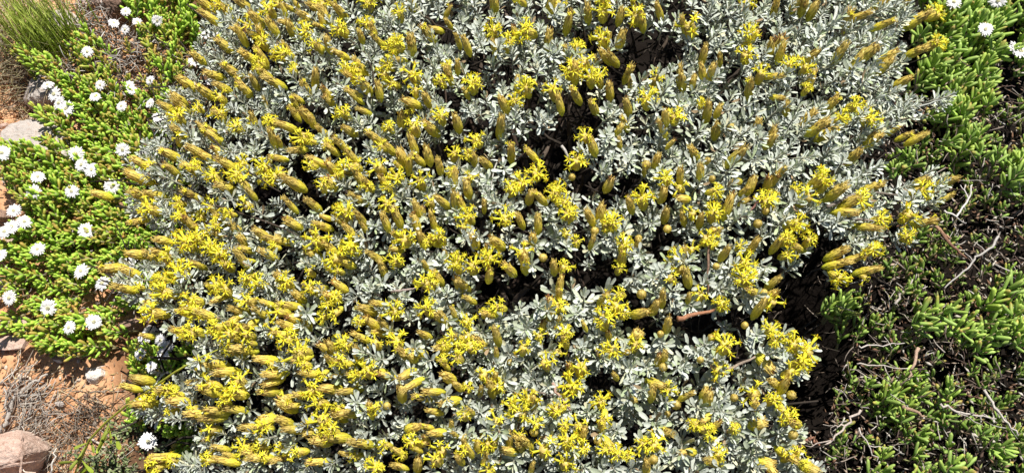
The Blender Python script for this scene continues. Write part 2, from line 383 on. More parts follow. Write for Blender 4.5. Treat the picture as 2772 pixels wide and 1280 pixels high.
def floret(seed, L=.0075, col=YEL, droop=0.3):
    rn = random.Random(seed); sh = []
    b = np.array((rn.uniform(-.15, .15), rn.uniform(-.15, .15), 0)) * L
    P = [np.zeros(3), np.array((b[0] * .4, b[1] * .4, L * .5)), np.array((b[0], b[1], L))]
    sh.append(tube(P, [.0006, .0008, .0012], col * .92, 5))
    pl = rn.uniform(.0036, .0046); wd = .0012; off = rn.uniform(0, 6.28)
    for j in range(5):
        a_ = off + 6.2832 * j / 5 + rn.uniform(-.15, .15); th = R(rn.uniform(55, 100) + droop * 20)
        d1 = np.array((math.sin(R(50)) * math.cos(a_), math.sin(R(50)) * math.sin(a_), math.cos(R(50))))
        d2 = np.array((math.sin(th) * math.cos(a_), math.sin(th) * math.sin(a_), math.cos(th))); s_ = np.array((-math.sin(a_), math.cos(a_), 0))
        p0 = P[2] - np.array((0, 0, .0006)) + d1 * .0006; p1 = p0 + d1 * pl * .45; p2 = p1 + d2 * pl * .6
        nn = np.cross(d1, s_) * .00035
        V = np.array([p0 - s_ * wd * .22, p0 + s_ * wd * .22, p1 - s_ * wd * .5, p1 + s_ * wd * .5, p1 + nn, p1 - nn, p2])
        T = np.array([(0, 4, 2), (0, 1, 4), (1, 3, 4), (2, 4, 6), (4, 3, 6), (0, 2, 5), (0, 5, 1), (1, 5, 3), (2, 6, 5), (5, 6, 3)])
        c_ = np.clip(col * rn.uniform(.92, 1.1), 0, 1); sh.append((V, T, np.tile(c_, (7, 1))))
        sh[-1] = split(sh[-1], [True] * 5 + [False] * 5)
    sh.append(tube([P[2] - np.array((0, 0, .001)), P[2] + np.array((0, 0, .0022))], [.0005, .0003], np.array((.80, .52, .03)), 4))
    return cat(sh)
FLO = [floret(i, rnd.uniform(.0055, .0085), np.clip(YEL * rnd.uniform(.93, 1.08), 0, 1), rnd.uniform(-.5, 1)) for i in range(8)]
FLO_ME = [make_mesh('floret', s_, M_floret) for s_ in FLO]
def wither(seed):
    rn = random.Random(seed); sh = []
    for _ in range(9):
        a_ = rn.uniform(0, 6.28); d = np.array((math.cos(a_) * rn.uniform(.1, .7), math.sin(a_) * rn.uniform(.1, .7), 1.0)); p = np.array((math.cos(a_), math.sin(a_), 0)) * rn.uniform(0, .003)
        P = [p]
        for q in range(3): d = d + np.array([rn.uniform(-.5, .5) for _ in range(3)]); P.append(P[-1] + d / np.linalg.norm(d) * rn.uniform(.0018, .0032))
        cc = np.array(rn.choice(((.36, .17, .05), (.50, .28, .06), (.62, .42, .06), (.24, .10, .04)))); sh.append(tube(P, [.0008, .0009, .0007, .0002], cc, 4))
    return cat(sh)
WIT = [wither(i) for i in range(4)]; WIT_ME = [make_mesh('withered_floret_tuft', s_, M_head) for s_ in WIT]
HEADS = {'B': [head_body(.0275, rnd.uniform(.0086, .0104), 'B', rnd.uniform(.3, .5), rnd.choice((34, 44, 56)), i, rnd.choice((0, .3, .7))) for i in range(7)],
         'O': [head_body(.0195, .0105, 'O', .8, 8, 20 + i, rnd.choice((0, .3))) for i in range(4)],
         'S': [head_body(.0235, .0105, 'B', .6, 12, 40 + i, .9) for i in range(3)],
         'R': [head_body(.0150, .0120, 'R', .4, 44, 60 + i, .6) for i in range(3)],
         'F': [head_body(.0200, .0115, 'O', .7, 46, 80 + i, .1) for i in range(2)]}
HEAD_ME = {k: [make_mesh('flower_head', s_, M_head) for s_ in v] for k, v in HEADS.items()}
LEN = {'B': .0265, 'O': .0195, 'S': .0235, 'R': .0150, 'F': .020}

# heads read off the photograph: kind, position, picture angle, size (eight fields of view 700 x 640)
DATA = [(0, 0, "B1070,100,150 B1130,230,135 B995,290,110 B940,420,150 B1080,380,140 O1200,650,130 B1220,190,110 O1255,145,120 B1170,360,140 B1040,470,140 B840,540,160 B930,550,135,1.2 O905,600,120 B1110,590,120 B920,680,150 B1080,690,130 B1230,450,150 B1240,280,140 B860,780,145 B730,830,150 B710,895,155,1.2 B860,850,150 B980,860,145,1.1 B1040,790,140 O1200,890,120 B1130,940,150,1.1 B690,980,155 B790,980,150 B510,980,150 B980,990,150,1.1 O780,1060,150 B1000,770,140 O1080,1060,100 O1090,1150,100 B1010,1150,150 B1180,1150,120 O1250,1040,120 B1280,620,120 B1040,30,130 B1230,30,130 B1130,60,140 B1290,100,120 B900,500,140 B1150,830,140 O1230,930,120 O1090,900,110"),
        (700, 0, "B15,180,110 B70,140,120 O120,50,120 B250,100,130 O320,40,110 B335,80,120 B415,65,130,1.2 B165,150,100 B155,270,105 O430,165,150 B515,185,90,.8 O300,240,150 B350,220,100 B20,300,110 B90,420,140 B285,400,95,1.2 B240,450,115 S345,470,110 B520,345,140 O640,390,110 B475,400,140 B490,490,125 B540,440,125 B605,460,110 O700,240,160 B770,230,105,1.3 B860,180,130 B895,150,150,.8 B955,120,120,.7 B765,15,120 B1005,215,95,.8 B1050,240,100 O1180,180,100 O1250,240,80 B1185,20,100,1.1 O555,30,90 O790,400,130 B960,390,110 O1080,440,90 B775,520,140 B845,500,110 B180,570,110 B240,580,125,1.2 B150,640,150 O440,580,140 S720,600,90 O790,660,120 B590,700,140,1.2 B650,740,140 B320,660,130 O240,700,160 B460,660,160 B870,650,110,1.3 O920,600,100 B1000,625,120 B1235,530,110 O1280,520,90 B1215,650,95,1.3 O1100,720,140 B1270,780,95 B75,705,110 B200,755,170 B370,750,130 B420,730,130 B780,740,110 B470,790,130 B310,820,140 S370,850,120 S360,920,120 O450,860,150 O610,850,110,1.2 B720,790,110,1.3 B800,800,130 B855,790,100 B910,840,100,1.1 B500,880,120 B550,930,120 B190,930,140,1.2 O50,860,130 O100,900,150 O700,900,140,1.2 O820,930,100,1.1 B985,910,90 B1050,950,105,1.1 B275,1030,140 B520,1010,135 O650,1040,110 B930,1020,130,1.1 B990,1020,100 B1020,1030,100 B800,1060,110 O1060,1100,120 O450,1090,120,1.2 B520,1110,100 B640,1120,110 B700,1100,100 B880,1120,100 O1270,960,70 B1140,820,150 B20,1180,140 B330,1140,150 B180,1130,160 S790,1120,90 O1240,1110,100 O30,230,120 O60,60,130"),
        (1400, 0, "B170,30,85,1.3 O70,170,150,1.1 O210,40,90 B255,120,95,1.3 B158,200,95,1.3 B355,70,110,1.1 B518,80,90 O430,80,90 B630,110,95 O600,100,120 B715,65,125,.9 O870,160,120,1.3 B840,140,120 O430,220,110 B520,200,90,1.1 O290,250,60 B480,300,130,1.2 B445,290,140 O340,320,120 O270,370,90,1.3 B290,380,90 B560,370,75,1.3 O370,410,100 B465,460,90 B385,540,120 O190,480,120,1.2 B215,530,110 O50,460,100 B300,490,145 B555,540,100 O690,410,90,1.1 O650,520,100 B540,620,115 O350,700,140 B380,740,130 B515,720,100,.8 B735,660,120 O790,600,90 B745,600,90 B935,285,90 B970,380,70 B930,360,100 B815,390,95 B830,420,100 B885,410,95,.8 B1020,300,80,.7 O1150,40,90,1.2 O1160,190,90,1.2 O1150,290,90,1.2 O1220,390,90,1.2 S1275,240,80 B1165,460,90,1.2 B1000,655,90,1.1 B955,570,90,1.1 R1075,640,90 B1205,640,90,1.1 B1270,710,60 R650,830,90 B700,810,100 B890,770,145 B1090,800,45,1.3 B920,860,90 R955,810,90 R980,900,90 B1100,915,175 B1175,930,80 S1260,920,90,1.2 O300,820,100,1.2 R275,890,90 B75,780,130 O100,880,110 O20,930,100,1.1 O190,990,100 B120,1000,120,1.1 B65,990,90 O250,1030,120 O260,1090,100,1.2 B420,1070,80,1.3 B370,1100,120 O450,1140,90 R390,1160,90 B15,1110,110 B570,1040,100 O630,1020,100,1.3 B730,980,90 B840,1000,170 O820,950,150 B745,1080,90 R755,1150,90 B920,1110,90,1.1 B1055,1050,90,1.4 O880,1080,90 O980,1090,70 R985,1160,90 B820,890,110 O750,910,120 O480,1140,100 B105,1130,90 S460,930,60 R1250,1060,90 R1210,1125,90 O1250,1020,100"),
        (2072, 0, "B45,50,90 B190,30,80,1.1 B240,50,80,1.1 B150,20,80 B410,110,75,1.3 B460,90,30,1.2 B580,20,45 B690,20,45 B580,130,30 B750,110,30,1.3 O840,85,20,.9 B760,260,30,1.3 O830,230,30 B510,270,45,1.5 B450,320,45 B600,290,30 B220,290,40 B365,280,60,1.3 B590,340,30,1.1 S60,230,80,1.2 B75,270,80 B30,385,0 O110,350,90 B225,410,70,1.1 B325,530,70 B680,420,50,1.1 B105,550,90,.8 B210,600,50,1.5 B250,650,40,1.2 B310,670,40,1.5 O350,620,30,1.1 B540,700,45,1.3 B440,790,60,1.2 B690,690,20,.7 B755,700,40 O440,540,20 O510,610,30 B640,660,50,.7 O250,920,60,1.3 S45,900,80,1.3 B350,970,60,1.4 O190,1010,45,1.3 B420,1020,60,1.3 O440,1010,30 B520,950,40 B390,1070,20 O130,1130,30,1.1 B490,1140,20,1.2 O560,1110,30 B780,915,20,.9 B910,915,45 B900,1000,30,.8 O750,970,20,1.1 O700,1090,60,1.2 B780,1120,25,1.2 B25,700,80"),
        (0, 640, "B690,90,160 B760,100,150 B800,80,150 B570,160,165,1.2 B660,180,155,1.1 B640,265,155 O870,120,140 O960,50,120,1.3 O920,190,140,1.5 O870,290,150,1.3 O1150,150,120,1.3 O1080,60,140,1.1 O1130,100,130 B1230,130,125,1.3 O810,390,140,1.4 B930,380,160 O1010,390,150,1.1 B1050,400,150 B1220,380,150 O1270,330,140 O980,480,170 B920,480,160 B820,20,160 B1220,20,120 B1090,640,150,1.4 B1150,680,170,1.2 O1040,650,150 O1200,790,150,1.5 B990,730,170 B1000,890,160,1.4 B750,840,170,1.3 B840,765,175 B720,720,175 B1100,880,150,1.2 B1190,870,160 B1080,910,160,1.1 O1080,970,160 B1150,1130,165,1.2 B840,1110,175,1.2 O800,1150,180 B920,830,170 B1060,780,150 O1080,750,150,1.1 B1240,570,160 B1200,590,160 O1260,500,140 B1190,450,150 O1150,280,130 B1260,960,170 B1270,1090,160 O1240,1060,150 B660,760,160 O1100,250,140 O990,330,150 B740,500,160,.7 O1000,20,120 O1180,500,150 O1220,740,150"),
        (700, 640, "B65,15,150,1.1 B140,25,160 B50,90,170 O310,30,120,1.3 B270,85,160 O490,80,110,1.3 B360,60,120 O400,120,150,1.2 B440,130,130 B625,165,100,1.3 O700,130,110,1.2 O740,30,110 B825,20,110 O920,20,120,1.1 B905,210,130 O860,260,130,1.2 O1080,160,100,1.1 O1150,130,60,1.4 B1160,200,90 B1200,35,130,1.3 B1085,20,110 B1265,170,140,1.1 S1010,240,130,1.2 B1040,250,130 O20,240,140 B110,210,130 O150,240,130 O270,270,110 S410,250,150 B380,310,150,1.1 B200,300,130 B170,350,150,1.3 O120,380,160 B550,370,150,1.2 O690,390,100,1.4 B15,385,150 S180,410,160 B150,450,150,1.2 B240,430,115 S570,435,150 B645,460,110,1.1 B610,485,170 B520,510,155,1.1 O700,540,110,1.1 O420,540,130,1.1 B380,570,135,1.1 O160,520,150 O220,600,150,1.3 B50,620,170,1.1 B900,400,130,1.1 B930,410,120 B1160,390,160,1.1 O1220,360,150 O1050,440,100 O860,380,120 B1120,540,130,1.4 B1200,510,90 O1070,560,110 B920,560,160 S330,560,150 B790,585,170,1.3 B740,600,120 B500,600,110,1.1 O430,640,120 B450,640,160 B940,650,120,.8 B955,710,125,1.3 B1000,750,130 B750,690,170 B790,735,200,1.1 S650,700,160 B90,690,175,1.2 B70,730,175,1.2 B270,690,170 B50,780,175,1.1 B370,765,170,1.1 B470,775,180,1.3 B230,800,150,1.1 F150,850,150,1.5 B720,790,90 B825,810,140,1.2 B890,780,160,1.2 B960,830,170,1.2 R645,850,90 B565,880,90 O320,840,120,1.5 O330,930,120,1.5 B400,900,140,1.1 B460,890,160,1.3 F40,920,170,1.2 B130,930,160,1.4 B180,970,160 B400,1010,175,1.4 B530,1040,155,1.4 B320,1030,170,1.3 B780,960,30,1.2 B900,985,175,.9 B820,1040,20 O920,1080,110,1.2 O1150,1060,100,1.1 B1060,1080,90 R1040,1010,90 B490,1100,170,1.2 B130,1110,180,1.2 B310,1130,165,1.3 B800,1150,90 B1010,1120,90 R1265,630,90,1.1 B1170,770,100 O1130,700,100 B1260,1020,100 O1280,870,80 B20,1110,170 O40,960,160 O220,1080,160 B1270,1080,150 O280,780,120,1.2 O380,980,140 O900,1130,110 O1200,940,110 O560,690,120 O1000,160,100 O600,1160,140"),
        (1400, 640, "B80,15,90 R40,35,90 R130,105,90 B40,140,100,1.2 O30,100,100,1.2 O230,160,60,.8 B185,155,90 B215,240,80,1.1 B210,295,110 S170,335,100 B155,395,90 S130,450,90 R210,410,90 O530,60,80 B525,120,90,1.1 O510,170,90,.8 R610,10,90 O820,110,150 B830,105,90 O780,220,150,.9 B855,215,90 O950,20,90,1.1 B1040,90,80 B1175,65,70,1.1 O1130,150,60,1.4 O1145,230,110 B1190,280,160 R1240,285,90 R1000,150,90,.8 O1025,350,120,1.2 B1210,370,60,1.3 O1270,340,60 R1145,445,90 B435,310,60,1.1 O525,295,150,.9 R625,290,90,1.1 B730,320,100 B620,385,20,1.3 B690,360,60 O495,360,100 O435,440,90,1.3 O530,400,90,.8 F600,500,80,1.2 B755,450,90 R720,490,90 R550,580,90 O480,580,110 O1040,560,110,1.4 R975,510,90 S710,620,80 R735,655,90 B240,530,110,1.1 O250,490,100,.8 O150,650,100,1.3 O190,590,60,.8 O320,680,100,1.3 S265,665,90,.8 O280,770,100,1.2 R245,800,90 B495,705,120,.7 R585,825,120,1.4 B675,790,70 R800,845,90,1.4 R755,890,90 B960,810,90,1.1 R1090,810,90,1.1 R920,620,90 O1010,680,60,1.1 F1240,630,310,1.4 R1290,730,90 B955,910,190,.8 B750,980,20 B900,945,150,1.1 O930,970,330,.8 R1100,950,90 F1210,940,30,1.3 B700,740,340,1.1 O750,760,300,.8 O60,830,100,1.3 B80,840,90 O20,900,90,1.1 S190,880,90 O420,840,100,1.1 O440,890,270,.8 B425,960,90 R85,980,90 R405,1025,90 F455,1040,310,1.2 O320,960,120,1.1 B330,1000,90 B50,1040,120,1.3 B20,1060,120 O140,1090,110,1.3 O250,1050,100,1.1 O240,1150,90,1.1 O690,1050,100,1.1 B860,1085,160 R685,1120,90,1.1 B650,1165,100,1.1 B1000,1140,130 F1250,1140,330,1.3 O1190,790,150,1.3 B1200,850,120 R25,560,90 O30,570,90 O640,1030,200,.8 O1010,1100,100,.8 O330,1080,100"),
        (2072, 640, "O100,20,60 B50,50,60 B170,60,160,1.2 O210,30,60,.9 B350,90,30,1.2 B355,140,20,1.3 B450,110,20,1.2 O510,80,40,.9 B500,175,10 O490,200,330,.7 O345,195,300,1.1 B40,230,40 B10,310,40 O20,480,60,.9 O40,530,60,.8 O140,550,90,1.4 O190,580,30,1.4 O160,640,30,1.4 O110,690,60,1.1 B50,740,130 B90,750,80,1.1 R130,795,20,1.1 O20,830,60 O80,860,300,.7 B150,940,160 R140,995,90,1.2 B100,1090,320 F210,1160,330,1.2 B10,1150,330 O700,10,60,.8 R5,640,90")]
shrub = thing('silver_shrub', 'sprawling grey-leaved shrub covered in tan and yellow flower heads, filling the middle', 'shrub', (.03, -.03, 0.0))
heads = []
for ox, oy, s_ in DATA:
    for tok in s_.split():
        v = tok[1:].split(','); heads.append((tok[0], ox + float(v[0]) * .5385, oy + float(v[1]) * .5385, float(v[2]) + rnd.gauss(0, 11), (float(v[3]) if len(v) > 3 else 1.0) * rnd.uniform(.95, 1.08)))
for px, py in [(x, y) for x in range(560, 2240, 70) for y in (-60, -150, 1340, 1420)]:      # the shrub goes on past the picture's edges
    heads.append((rnd.choice('BBBO'), px + rnd.uniform(-25, 25), py + rnd.uniform(-20, 20), 90 + rnd.uniform(-30, 30) + (1400 - px) * .03, 1.0))
_n = 0
while _n < 320:      # small buds and fresh heads between the large ones, most of them on the -x half
    px, py = rnd.uniform(380, 2250), rnd.uniform(0, 1280)
    if rnd.random() < (.25 if px > 1350 else .8) and inside(SHRUB, px, py) and gap(px, py) > 1.2:
        heads.append((rnd.choice('BBOOOS' if rnd.random() < .3 else 'BBOO'), px, py, (140 if px < 1100 else 95 if px < 1900 else 50) + rnd.gauss(0, 25) + (25 if py > 800 and px < 1300 else 0), rnd.uniform(.62, .9))); _n += 1
def floret_set(kind, rn, sc=1.0):
    out = []
    n = rn.choice((5, 8, 10, 11)) if kind == 'O' else 0
    for i in range(n):
        a_ = i * 2.4 + rn.uniform(-.3, .3); th = R(14 + 70 * math.sqrt((i + .3) / n) + rn.uniform(-8, 8))
        d = np.array((math.sin(th) * math.cos(a_), math.sin(th) * math.sin(a_), math.cos(th)))
        p = np.array((.003 * math.sqrt(i / n) * math.cos(a_), .003 * math.sqrt(i / n) * math.sin(a_), .0165))
        out.append((rn.randrange(8), mat4(p, d, rn.uniform(0, 6.28), rn.uniform(1.0, 1.55))))
    if kind == 'B' and rn.random() < .28:      # a bud with one or two early florets at its mouth
        for i in range(rn.choice((1, 2))):
            a_ = rn.uniform(0, 6.28); out.append((rn.randrange(8), mat4((.002 * math.cos(a_), .002 * math.sin(a_), .022), (math.cos(a_) * .6, math.sin(a_) * .6, 1), 0, .75)))
    return out
HP = []
for kind, px, py, ang, sc in heads:
    p = hit(px, py, HS)
    rad_ = np.array(((p[0] - .03) / .47, (p[1] + .03) / .58, 0)); nat = np.array((0, 0, .9)) + rad_ * .8
    nat /= np.linalg.norm(nat); pz = float(np.clip(-np.dot(nat, FW), .22, .72)) * rnd.uniform(.8, 1.1)
    sc = min(sc, 1.0 + (sc - 1.0) * .45) * (.50 if kind == 'R' else .71) * (np.linalg.norm(p - CAM) / .66) ** .8
    if kind == 'R': pz = .93
    if kind == 'O': pz = min(.85, pz * 1.15)
    if kind == 'F': pz = .45
    d = camdir(ang, min(pz, .95))
    d = d / np.linalg.norm(d)
    c0 = p - ray(px, py) * .0045
    HP.append((kind, c0 - d * LEN[kind] * sc * .5, d, sc, px, py, np.linalg.norm(c0 - CAM)))
inframe = [h for h in HP if 0 < h[4] < 2772 and 0 < h[5] < 1280]
big = sorted(inframe, key=lambda h: -h[3] / h[6])[:295]; bigid = {id(h) for h in big}
mass = []; nflo = 0; rn = random.Random(3)
for h in HP:
    kind, p, d, sc, px, py, dist = h
    v = rn.randrange(len(HEADS[kind])); M = mat4(p, d, rn.uniform(0, 6.28), np.array([sc * rn.uniform(.74, .98)] * 2 + [sc * rn.uniform(.82, 1.1)]))
    fs = floret_set(kind, rn)
    if id(h) in bigid:
        o = part('flower_head', HEAD_ME[kind][v], shrub, M)
        if kind == 'S': o['label'] = 'spent flower head with brown shrivelled florets'
        if nflo + len(fs) <= 290 and len(fs) > 2:
            for q, Mf in fs: part('floret', FLO_ME[q], o, Mf, local=True)
            nflo += len(fs)
        elif fs:
            part('floret_tuft', make_mesh('floret_tuft', cat([xf(FLO[q], Mf, rn.uniform(.92, 1.05)) for q, Mf in fs]), M_floret), o, local=True)
        if kind == 'S': part('withered_floret_tuft', WIT_ME[rn.randrange(4)], o, mat4((0, 0, .019), (0, 0, 1), rn.uniform(0, 6)), local=True)
    else:
        mass.append(xf(HEADS[kind][v], M, rn.uniform(.86, 1.14)))
        for q, Mf in fs: mass.append(xf(FLO[q], M @ Mf, rn.uniform(.92, 1.05)))
        if kind == 'S': mass.append(xf(WIT[0], M @ mat4((0, 0, .019), (0, 0, 1), 1.0)))
part('flower_head_mass', make_mesh('flower_head_mass', cat(mass), M_head_mass), shrub, kind='stuff')

# shoots over the canopy, in three storeys
hp2 = np.array([[h[1][0] + h[2][0] * .012, h[1][1] + h[2][1] * .012] for h in HP])
PL = []
def shrub_dir(x, y):
    r_ = np.array(((x - .03) / .47, (y + .03) / .58, 0))
    d = np.array((0, 0, 1.0)) + r_ * .75 + np.array((rnd.gauss(0, .24), rnd.gauss(0, .24), 0)); return d / np.linalg.norm(d)
for lay, (dz, sp, keepgap) in enumerate(((0.0, .0142, .0), (-.024, .0185, .10), (-.058, .025, .30), (-.11, .034, .6))):
    for x in np.arange(-.62, .62, sp):
        for y in np.arange(-.60, .52, sp):
            xx = x + rnd.uniform(-.5, .5) * sp; yy = y + rnd.uniform(-.5, .5) * sp
            z = HS(xx, yy) + dz * rnd.uniform(.7, 1.3) + rnd.gauss(0, .005)
            if z < .012: continue
            px, py = proj(xx, yy, z)
            if not (-160 < px < 2950 and -230 < py < 1480): continue
            if not (inside(SHRUB, px, py) or any(inside(s_, px, py) for s_ in SPUR)): continue
            gq = gap(px, py)
            if gq < 1 and rnd.random() > keepgap * (.35 if gq < .5 else 1): continue
            if lay == 0 and rnd.random() < .08: continue
            cn = nz(xx, yy, 19, 5.1) + .35 * nz(xx, yy, 43, 2.7)
            thr = -.52 + .45 * max(math.exp(-((px - x_) / a_) ** 2 - ((py - y_) / b_) ** 2) for x_, y_, a_, b_ in THIN)
            if cn < thr and rnd.random() > (.08, .12, .35, .6)[lay]: continue
            
            d = shrub_dir(xx, yy); PL.append((lay, np.array((xx, yy, z)), d, px, py))
            if lay == 0: PL[-1] = (0, PL[-1][1] - d * (.004 if np.min(np.hypot(hp2[:, 0] - xx, hp2[:, 1] - yy)) < .008 else 0), d, px, py)
top = [q for q in PL if q[0] == 0 and 0 < q[3] < 2772 and 0 < q[4] < 1280]
top.sort(key=lambda q: -rnd.random() * .25 - 1 / np.linalg.norm(q[1] - CAM))
solo = {id(q): i for i, q in enumerate(top[:298])}
mass = []; nleaf = 0
for q in PL:
    lay, p, d, px, py = q; v = rnd.randrange(len(SHOOT)); pl, hh, lo, me, stem = SHOOT[v]
    sc = .88 * rnd.uniform(.82, 1.3) * (1.2 if px > 1300 and py > 780 else 1.12 if px > 1700 else .97); M = mat4(p, d, rnd.uniform(0, 6.28), sc)
    if id(q) in solo:
        if solo[id(q)] % 17 == 0 and nleaf + len(pl) <= 290:
            o = part('leafy_shoot', stem, shrub, M)
            for w_, Ml in pl: part('leaf', LEAF_ME[w_ % 8], o, Ml, local=True)
            nleaf += len(pl)
        else: part('leafy_shoot', me, shrub, M)
    else: mass.append(xf(lo, M, rnd.uniform(.88, 1.1)))
print('shoots', len(PL), 'solo', len(solo), 'heads', len(HP))
part('leafy_shoot_mass', make_mesh('leafy_shoot_mass', cat(mass), M_silver_mass), shrub, kind='stuff')

# woody branches from the base out to the canopy
def wiggle(a_, b_, n, amp, rn=rnd):
    a_ = np.asarray(a_, float); b_ = np.asarray(b_, float); P = []
    for i in range(n + 1):
        t = i / n; P.append(a_ + (b_ - a_) * t + np.array([rn.gauss(0, amp), rn.gauss(0, amp), rn.gauss(0, amp * .6)]) * (0 if i in (0, n) else 1))
    return P
for i in range(60):
    a_ = rnd.uniform(0, 6.28); r_ = math.sqrt(rnd.random()) * .92
    x, y = .03 + .47 * r_ * math.cos(a_), -.03 + .58 * r_ * math.sin(a_)
    z = HS(x, y) - .03
    if z < .02: continue
    px, py = proj(x, y, z)
    if not inside(SHRUB, px, py): continue
    b0 = np.array((.03 + rnd.uniform(-.1, .1) + .15 * r_ * math.cos(a_), -.03 + rnd.uniform(-.1, .1) + .15 * r_ * math.sin(a_), -.005)); e = np.array((x, y, z)); m_ = (b0 + e) / 2 + np.array((0, 0, -.02))
    P = wiggle(b0, m_, 4, .006) + wiggle(m_, e, 5, .005)[1:]
    c_ = np.array(rnd.choice(((.08, .06, .045), (.13, .10, .08), (.06, .04, .03))))
    part('branch', make_mesh('branch', tube(P, [.0036 * (1 - .085 * j) for j in range(len(P))], c_, 5), M_bark), shrub)
# near-black twigs added deep inside the shrub to shade its gaps
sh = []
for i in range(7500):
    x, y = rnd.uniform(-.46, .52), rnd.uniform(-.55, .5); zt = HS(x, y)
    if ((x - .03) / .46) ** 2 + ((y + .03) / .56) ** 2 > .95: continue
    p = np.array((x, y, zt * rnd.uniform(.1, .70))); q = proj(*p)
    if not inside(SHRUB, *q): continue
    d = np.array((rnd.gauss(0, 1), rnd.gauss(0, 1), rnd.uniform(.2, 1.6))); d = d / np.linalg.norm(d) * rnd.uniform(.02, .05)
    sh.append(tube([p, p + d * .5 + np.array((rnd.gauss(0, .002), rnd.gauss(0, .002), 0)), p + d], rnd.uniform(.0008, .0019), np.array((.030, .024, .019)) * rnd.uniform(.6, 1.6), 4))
part('gap_shading_twigs', make_mesh('gap_shading_twigs', cat(sh), M_litter), shrub, kind='stuff')
# stems that show at the surface: pixel course and colour
for pts, r_, c_ in (([(545, 330), (600, 400), (680, 470), (760, 520)], .0011, (.05, .04, .03)), ([(480, 525), (600, 560), (720, 600), (810, 640)], .0011, (.06, .045, .035)), ([(815, 5), (850, 60), (905, 100)], .001, (.05, .04, .03)),
                    ([(1150, 45), (1200, 75), (1255, 100)], .0012, (.06, .045, .03)), ([(985, 140), (1010, 200), (1030, 280)], .001, (.06, .05, .035)), ([(1835, 862), (1880, 850), (1935, 838)], .0022, (.33, .16, .09)),
                    ([(1920, 655), (1918, 720), (1915, 800)], .0013, (.16, .10, .07)), ([(1960, 1010), (2000, 985), (2045, 965)], .0016, (.30, .24, .19)), ([(1495, 1035), (1510, 1065), (1545, 1110)], .0014, (.36, .24, .19)),
                    ([(1410, 1050), (1455, 1060), (1500, 1065)], .0011, (.22, .18, .15)), ([(1995, 600), (2030, 570), (2060, 545)], .0014, (.22, .11, .09)), ([(1060, 790), (1090, 785), (1130, 780)], .0013, (.34, .27, .24)),
                    ([(1345, 440), (1330, 500), (1310, 530)], .0007, (.36, .35, .31)), ([(2265, 20), (2255, 80), (2245, 130)], .0018, (.45, .47, .42)), ([(1520, 395), (1540, 430), (1545, 460)], .0013, (.35, .33, .30)),
                    ([(2440, 300), (2500, 285), (2550, 272)], .0012, (.4, .42, .38)), ([(2240, 560), (2330, 520), (2440, 530)], .0016, (.2, .17, .14)), ([(2290, 590), (2380, 600), (2450, 585)], .0014, (.2, .17, .14))):
    P = [hit(x, y, lambda a1, b1: max(HS(a1, b1), .05)) - ray(x, y) * .006 for x, y in pts]
    Q = []
    for A, B in zip(P, P[1:]): Q += wiggle(A, B, 3, .0008)[:-1]
    Q.append(P[-1]); part('twig', make_mesh('twig', tube(Q, r_, c_, 5), M_bark), shrub)

# ------------------------------------------------------------------ ice plants: finger leaves, shoots, mats
GR1 = np.array((.27, .50, .05)); GR2 = np.array((.44, .64, .08)); GRD = np.array((.13, .28, .05)); RED = np.array((.45, .14, .05))
def finger(W, bend, c0, c1, tipc, hi=True):
    k = 6 if hi else 5; ts = (.08, .3, .6, .85, .96) if hi else (.12, .5, .85); ws = {.08: .62, .12: .7, .3: .9, .5: .98, .6: 1.0, .85: .86, .96: .52}
    rings = []; cols = []
    for t in ts:
        r_ = W * .5 * ws[t]; off = bend * t * t
        rings.append(np.array([(r_ * math.cos(6.2832 * j / k), off + r_ * .88 * math.sin(6.2832 * j / k), t) for j in range(k)]))
        c_ = c0 + (c1 - c0) * t
        if t > .8: c_ = c_ * .5 + tipc * .5
        cols.append(c_)
    return loft(rings, cols, (0, 0, 0), (0, bend, 1), ct=tipc)
def finger_set(c0, c1, ptip, n, W):
    hi = []; lo = []
    for i in range(n):
        a0 = col_j(c0, .14); a1 = col_j(c1, .14); tp = RED * .7 + a1 * .3 if rnd.random() < ptip else a1 * 1.1
        if rnd.random() < ptip * .35: a1 = a1 * .35 + RED * .65; a0 = a0 * .6 + RED * .4
        ww = W * rnd.uniform(.85, 1.2); bb = rnd.uniform(-.05, .22)
        hi.append(finger(ww, bb, a0, a1, np.clip(tp, 0, 1))); lo.append(finger(ww, bb, a0, a1, np.clip(tp, 0, 1), False))
    return hi, lo
def ice_plan(pairs, Ls, gapl, spread=1.0):
    out = []; ph = rnd.uniform(0, 6.28); h = gapl * pairs
    for i in range(pairs):
        t = (i + .5) / pairs; th = R((66 - 50 * t) * spread)
        for s_ in (0, 1):
            az = ph + i * 1.5708 + s_ * math.pi + rnd.uniform(-.2, .2); th2 = th + rnd.uniform(-.15, .15)
            z = np.array((math.sin(th2) * math.cos(az), math.sin(th2) * math.sin(az), math.cos(th2)))
            up = np.array([0, 0, 1.0]) - z * z[2]; up /= np.linalg.norm(up) + 1e-9; x = np.cross(up, z); L = Ls * rnd.uniform(.8, 1.15) * (1 - .4 * max(0, t - .6) / .4)
            M = np.eye(4); M[:3, 0] = x * L; M[:3, 1] = up * L; M[:3, 2] = z * L; M[:3, 3] = (0, 0, h * (t - .6)); out.append((rnd.randrange(1000), M))
    return out, h
def ice_kind(c0, c1, ptip, W, Ls, gapl, pairs, nv=8, stemc=(.34, .30, .16)):
    hi, lo = finger_set(c0, c1, ptip, 10, W); kinds = []
    for i in range(nv):
        pl, h = ice_plan(rnd.choice(pairs), Ls, gapl, rnd.uniform(.85, 1.1))
        st = tube([(0, 0, -h * .9), (.0007, 0, -h * .3), (0, 0, h * .38)], .0014, stemc, 5)
        j = cat([st] + [xf(lo[w_ % 10], M, rnd.uniform(.9, 1.1)) for w_, M in pl])
        kinds.append((pl, h, j, make_mesh('succulent_shoot', j, M_juicy), make_mesh('succulent_stem', st, M_juicy)))
    return kinds, [make_mesh('leaf', s_, M_juicy) for s_ in hi]
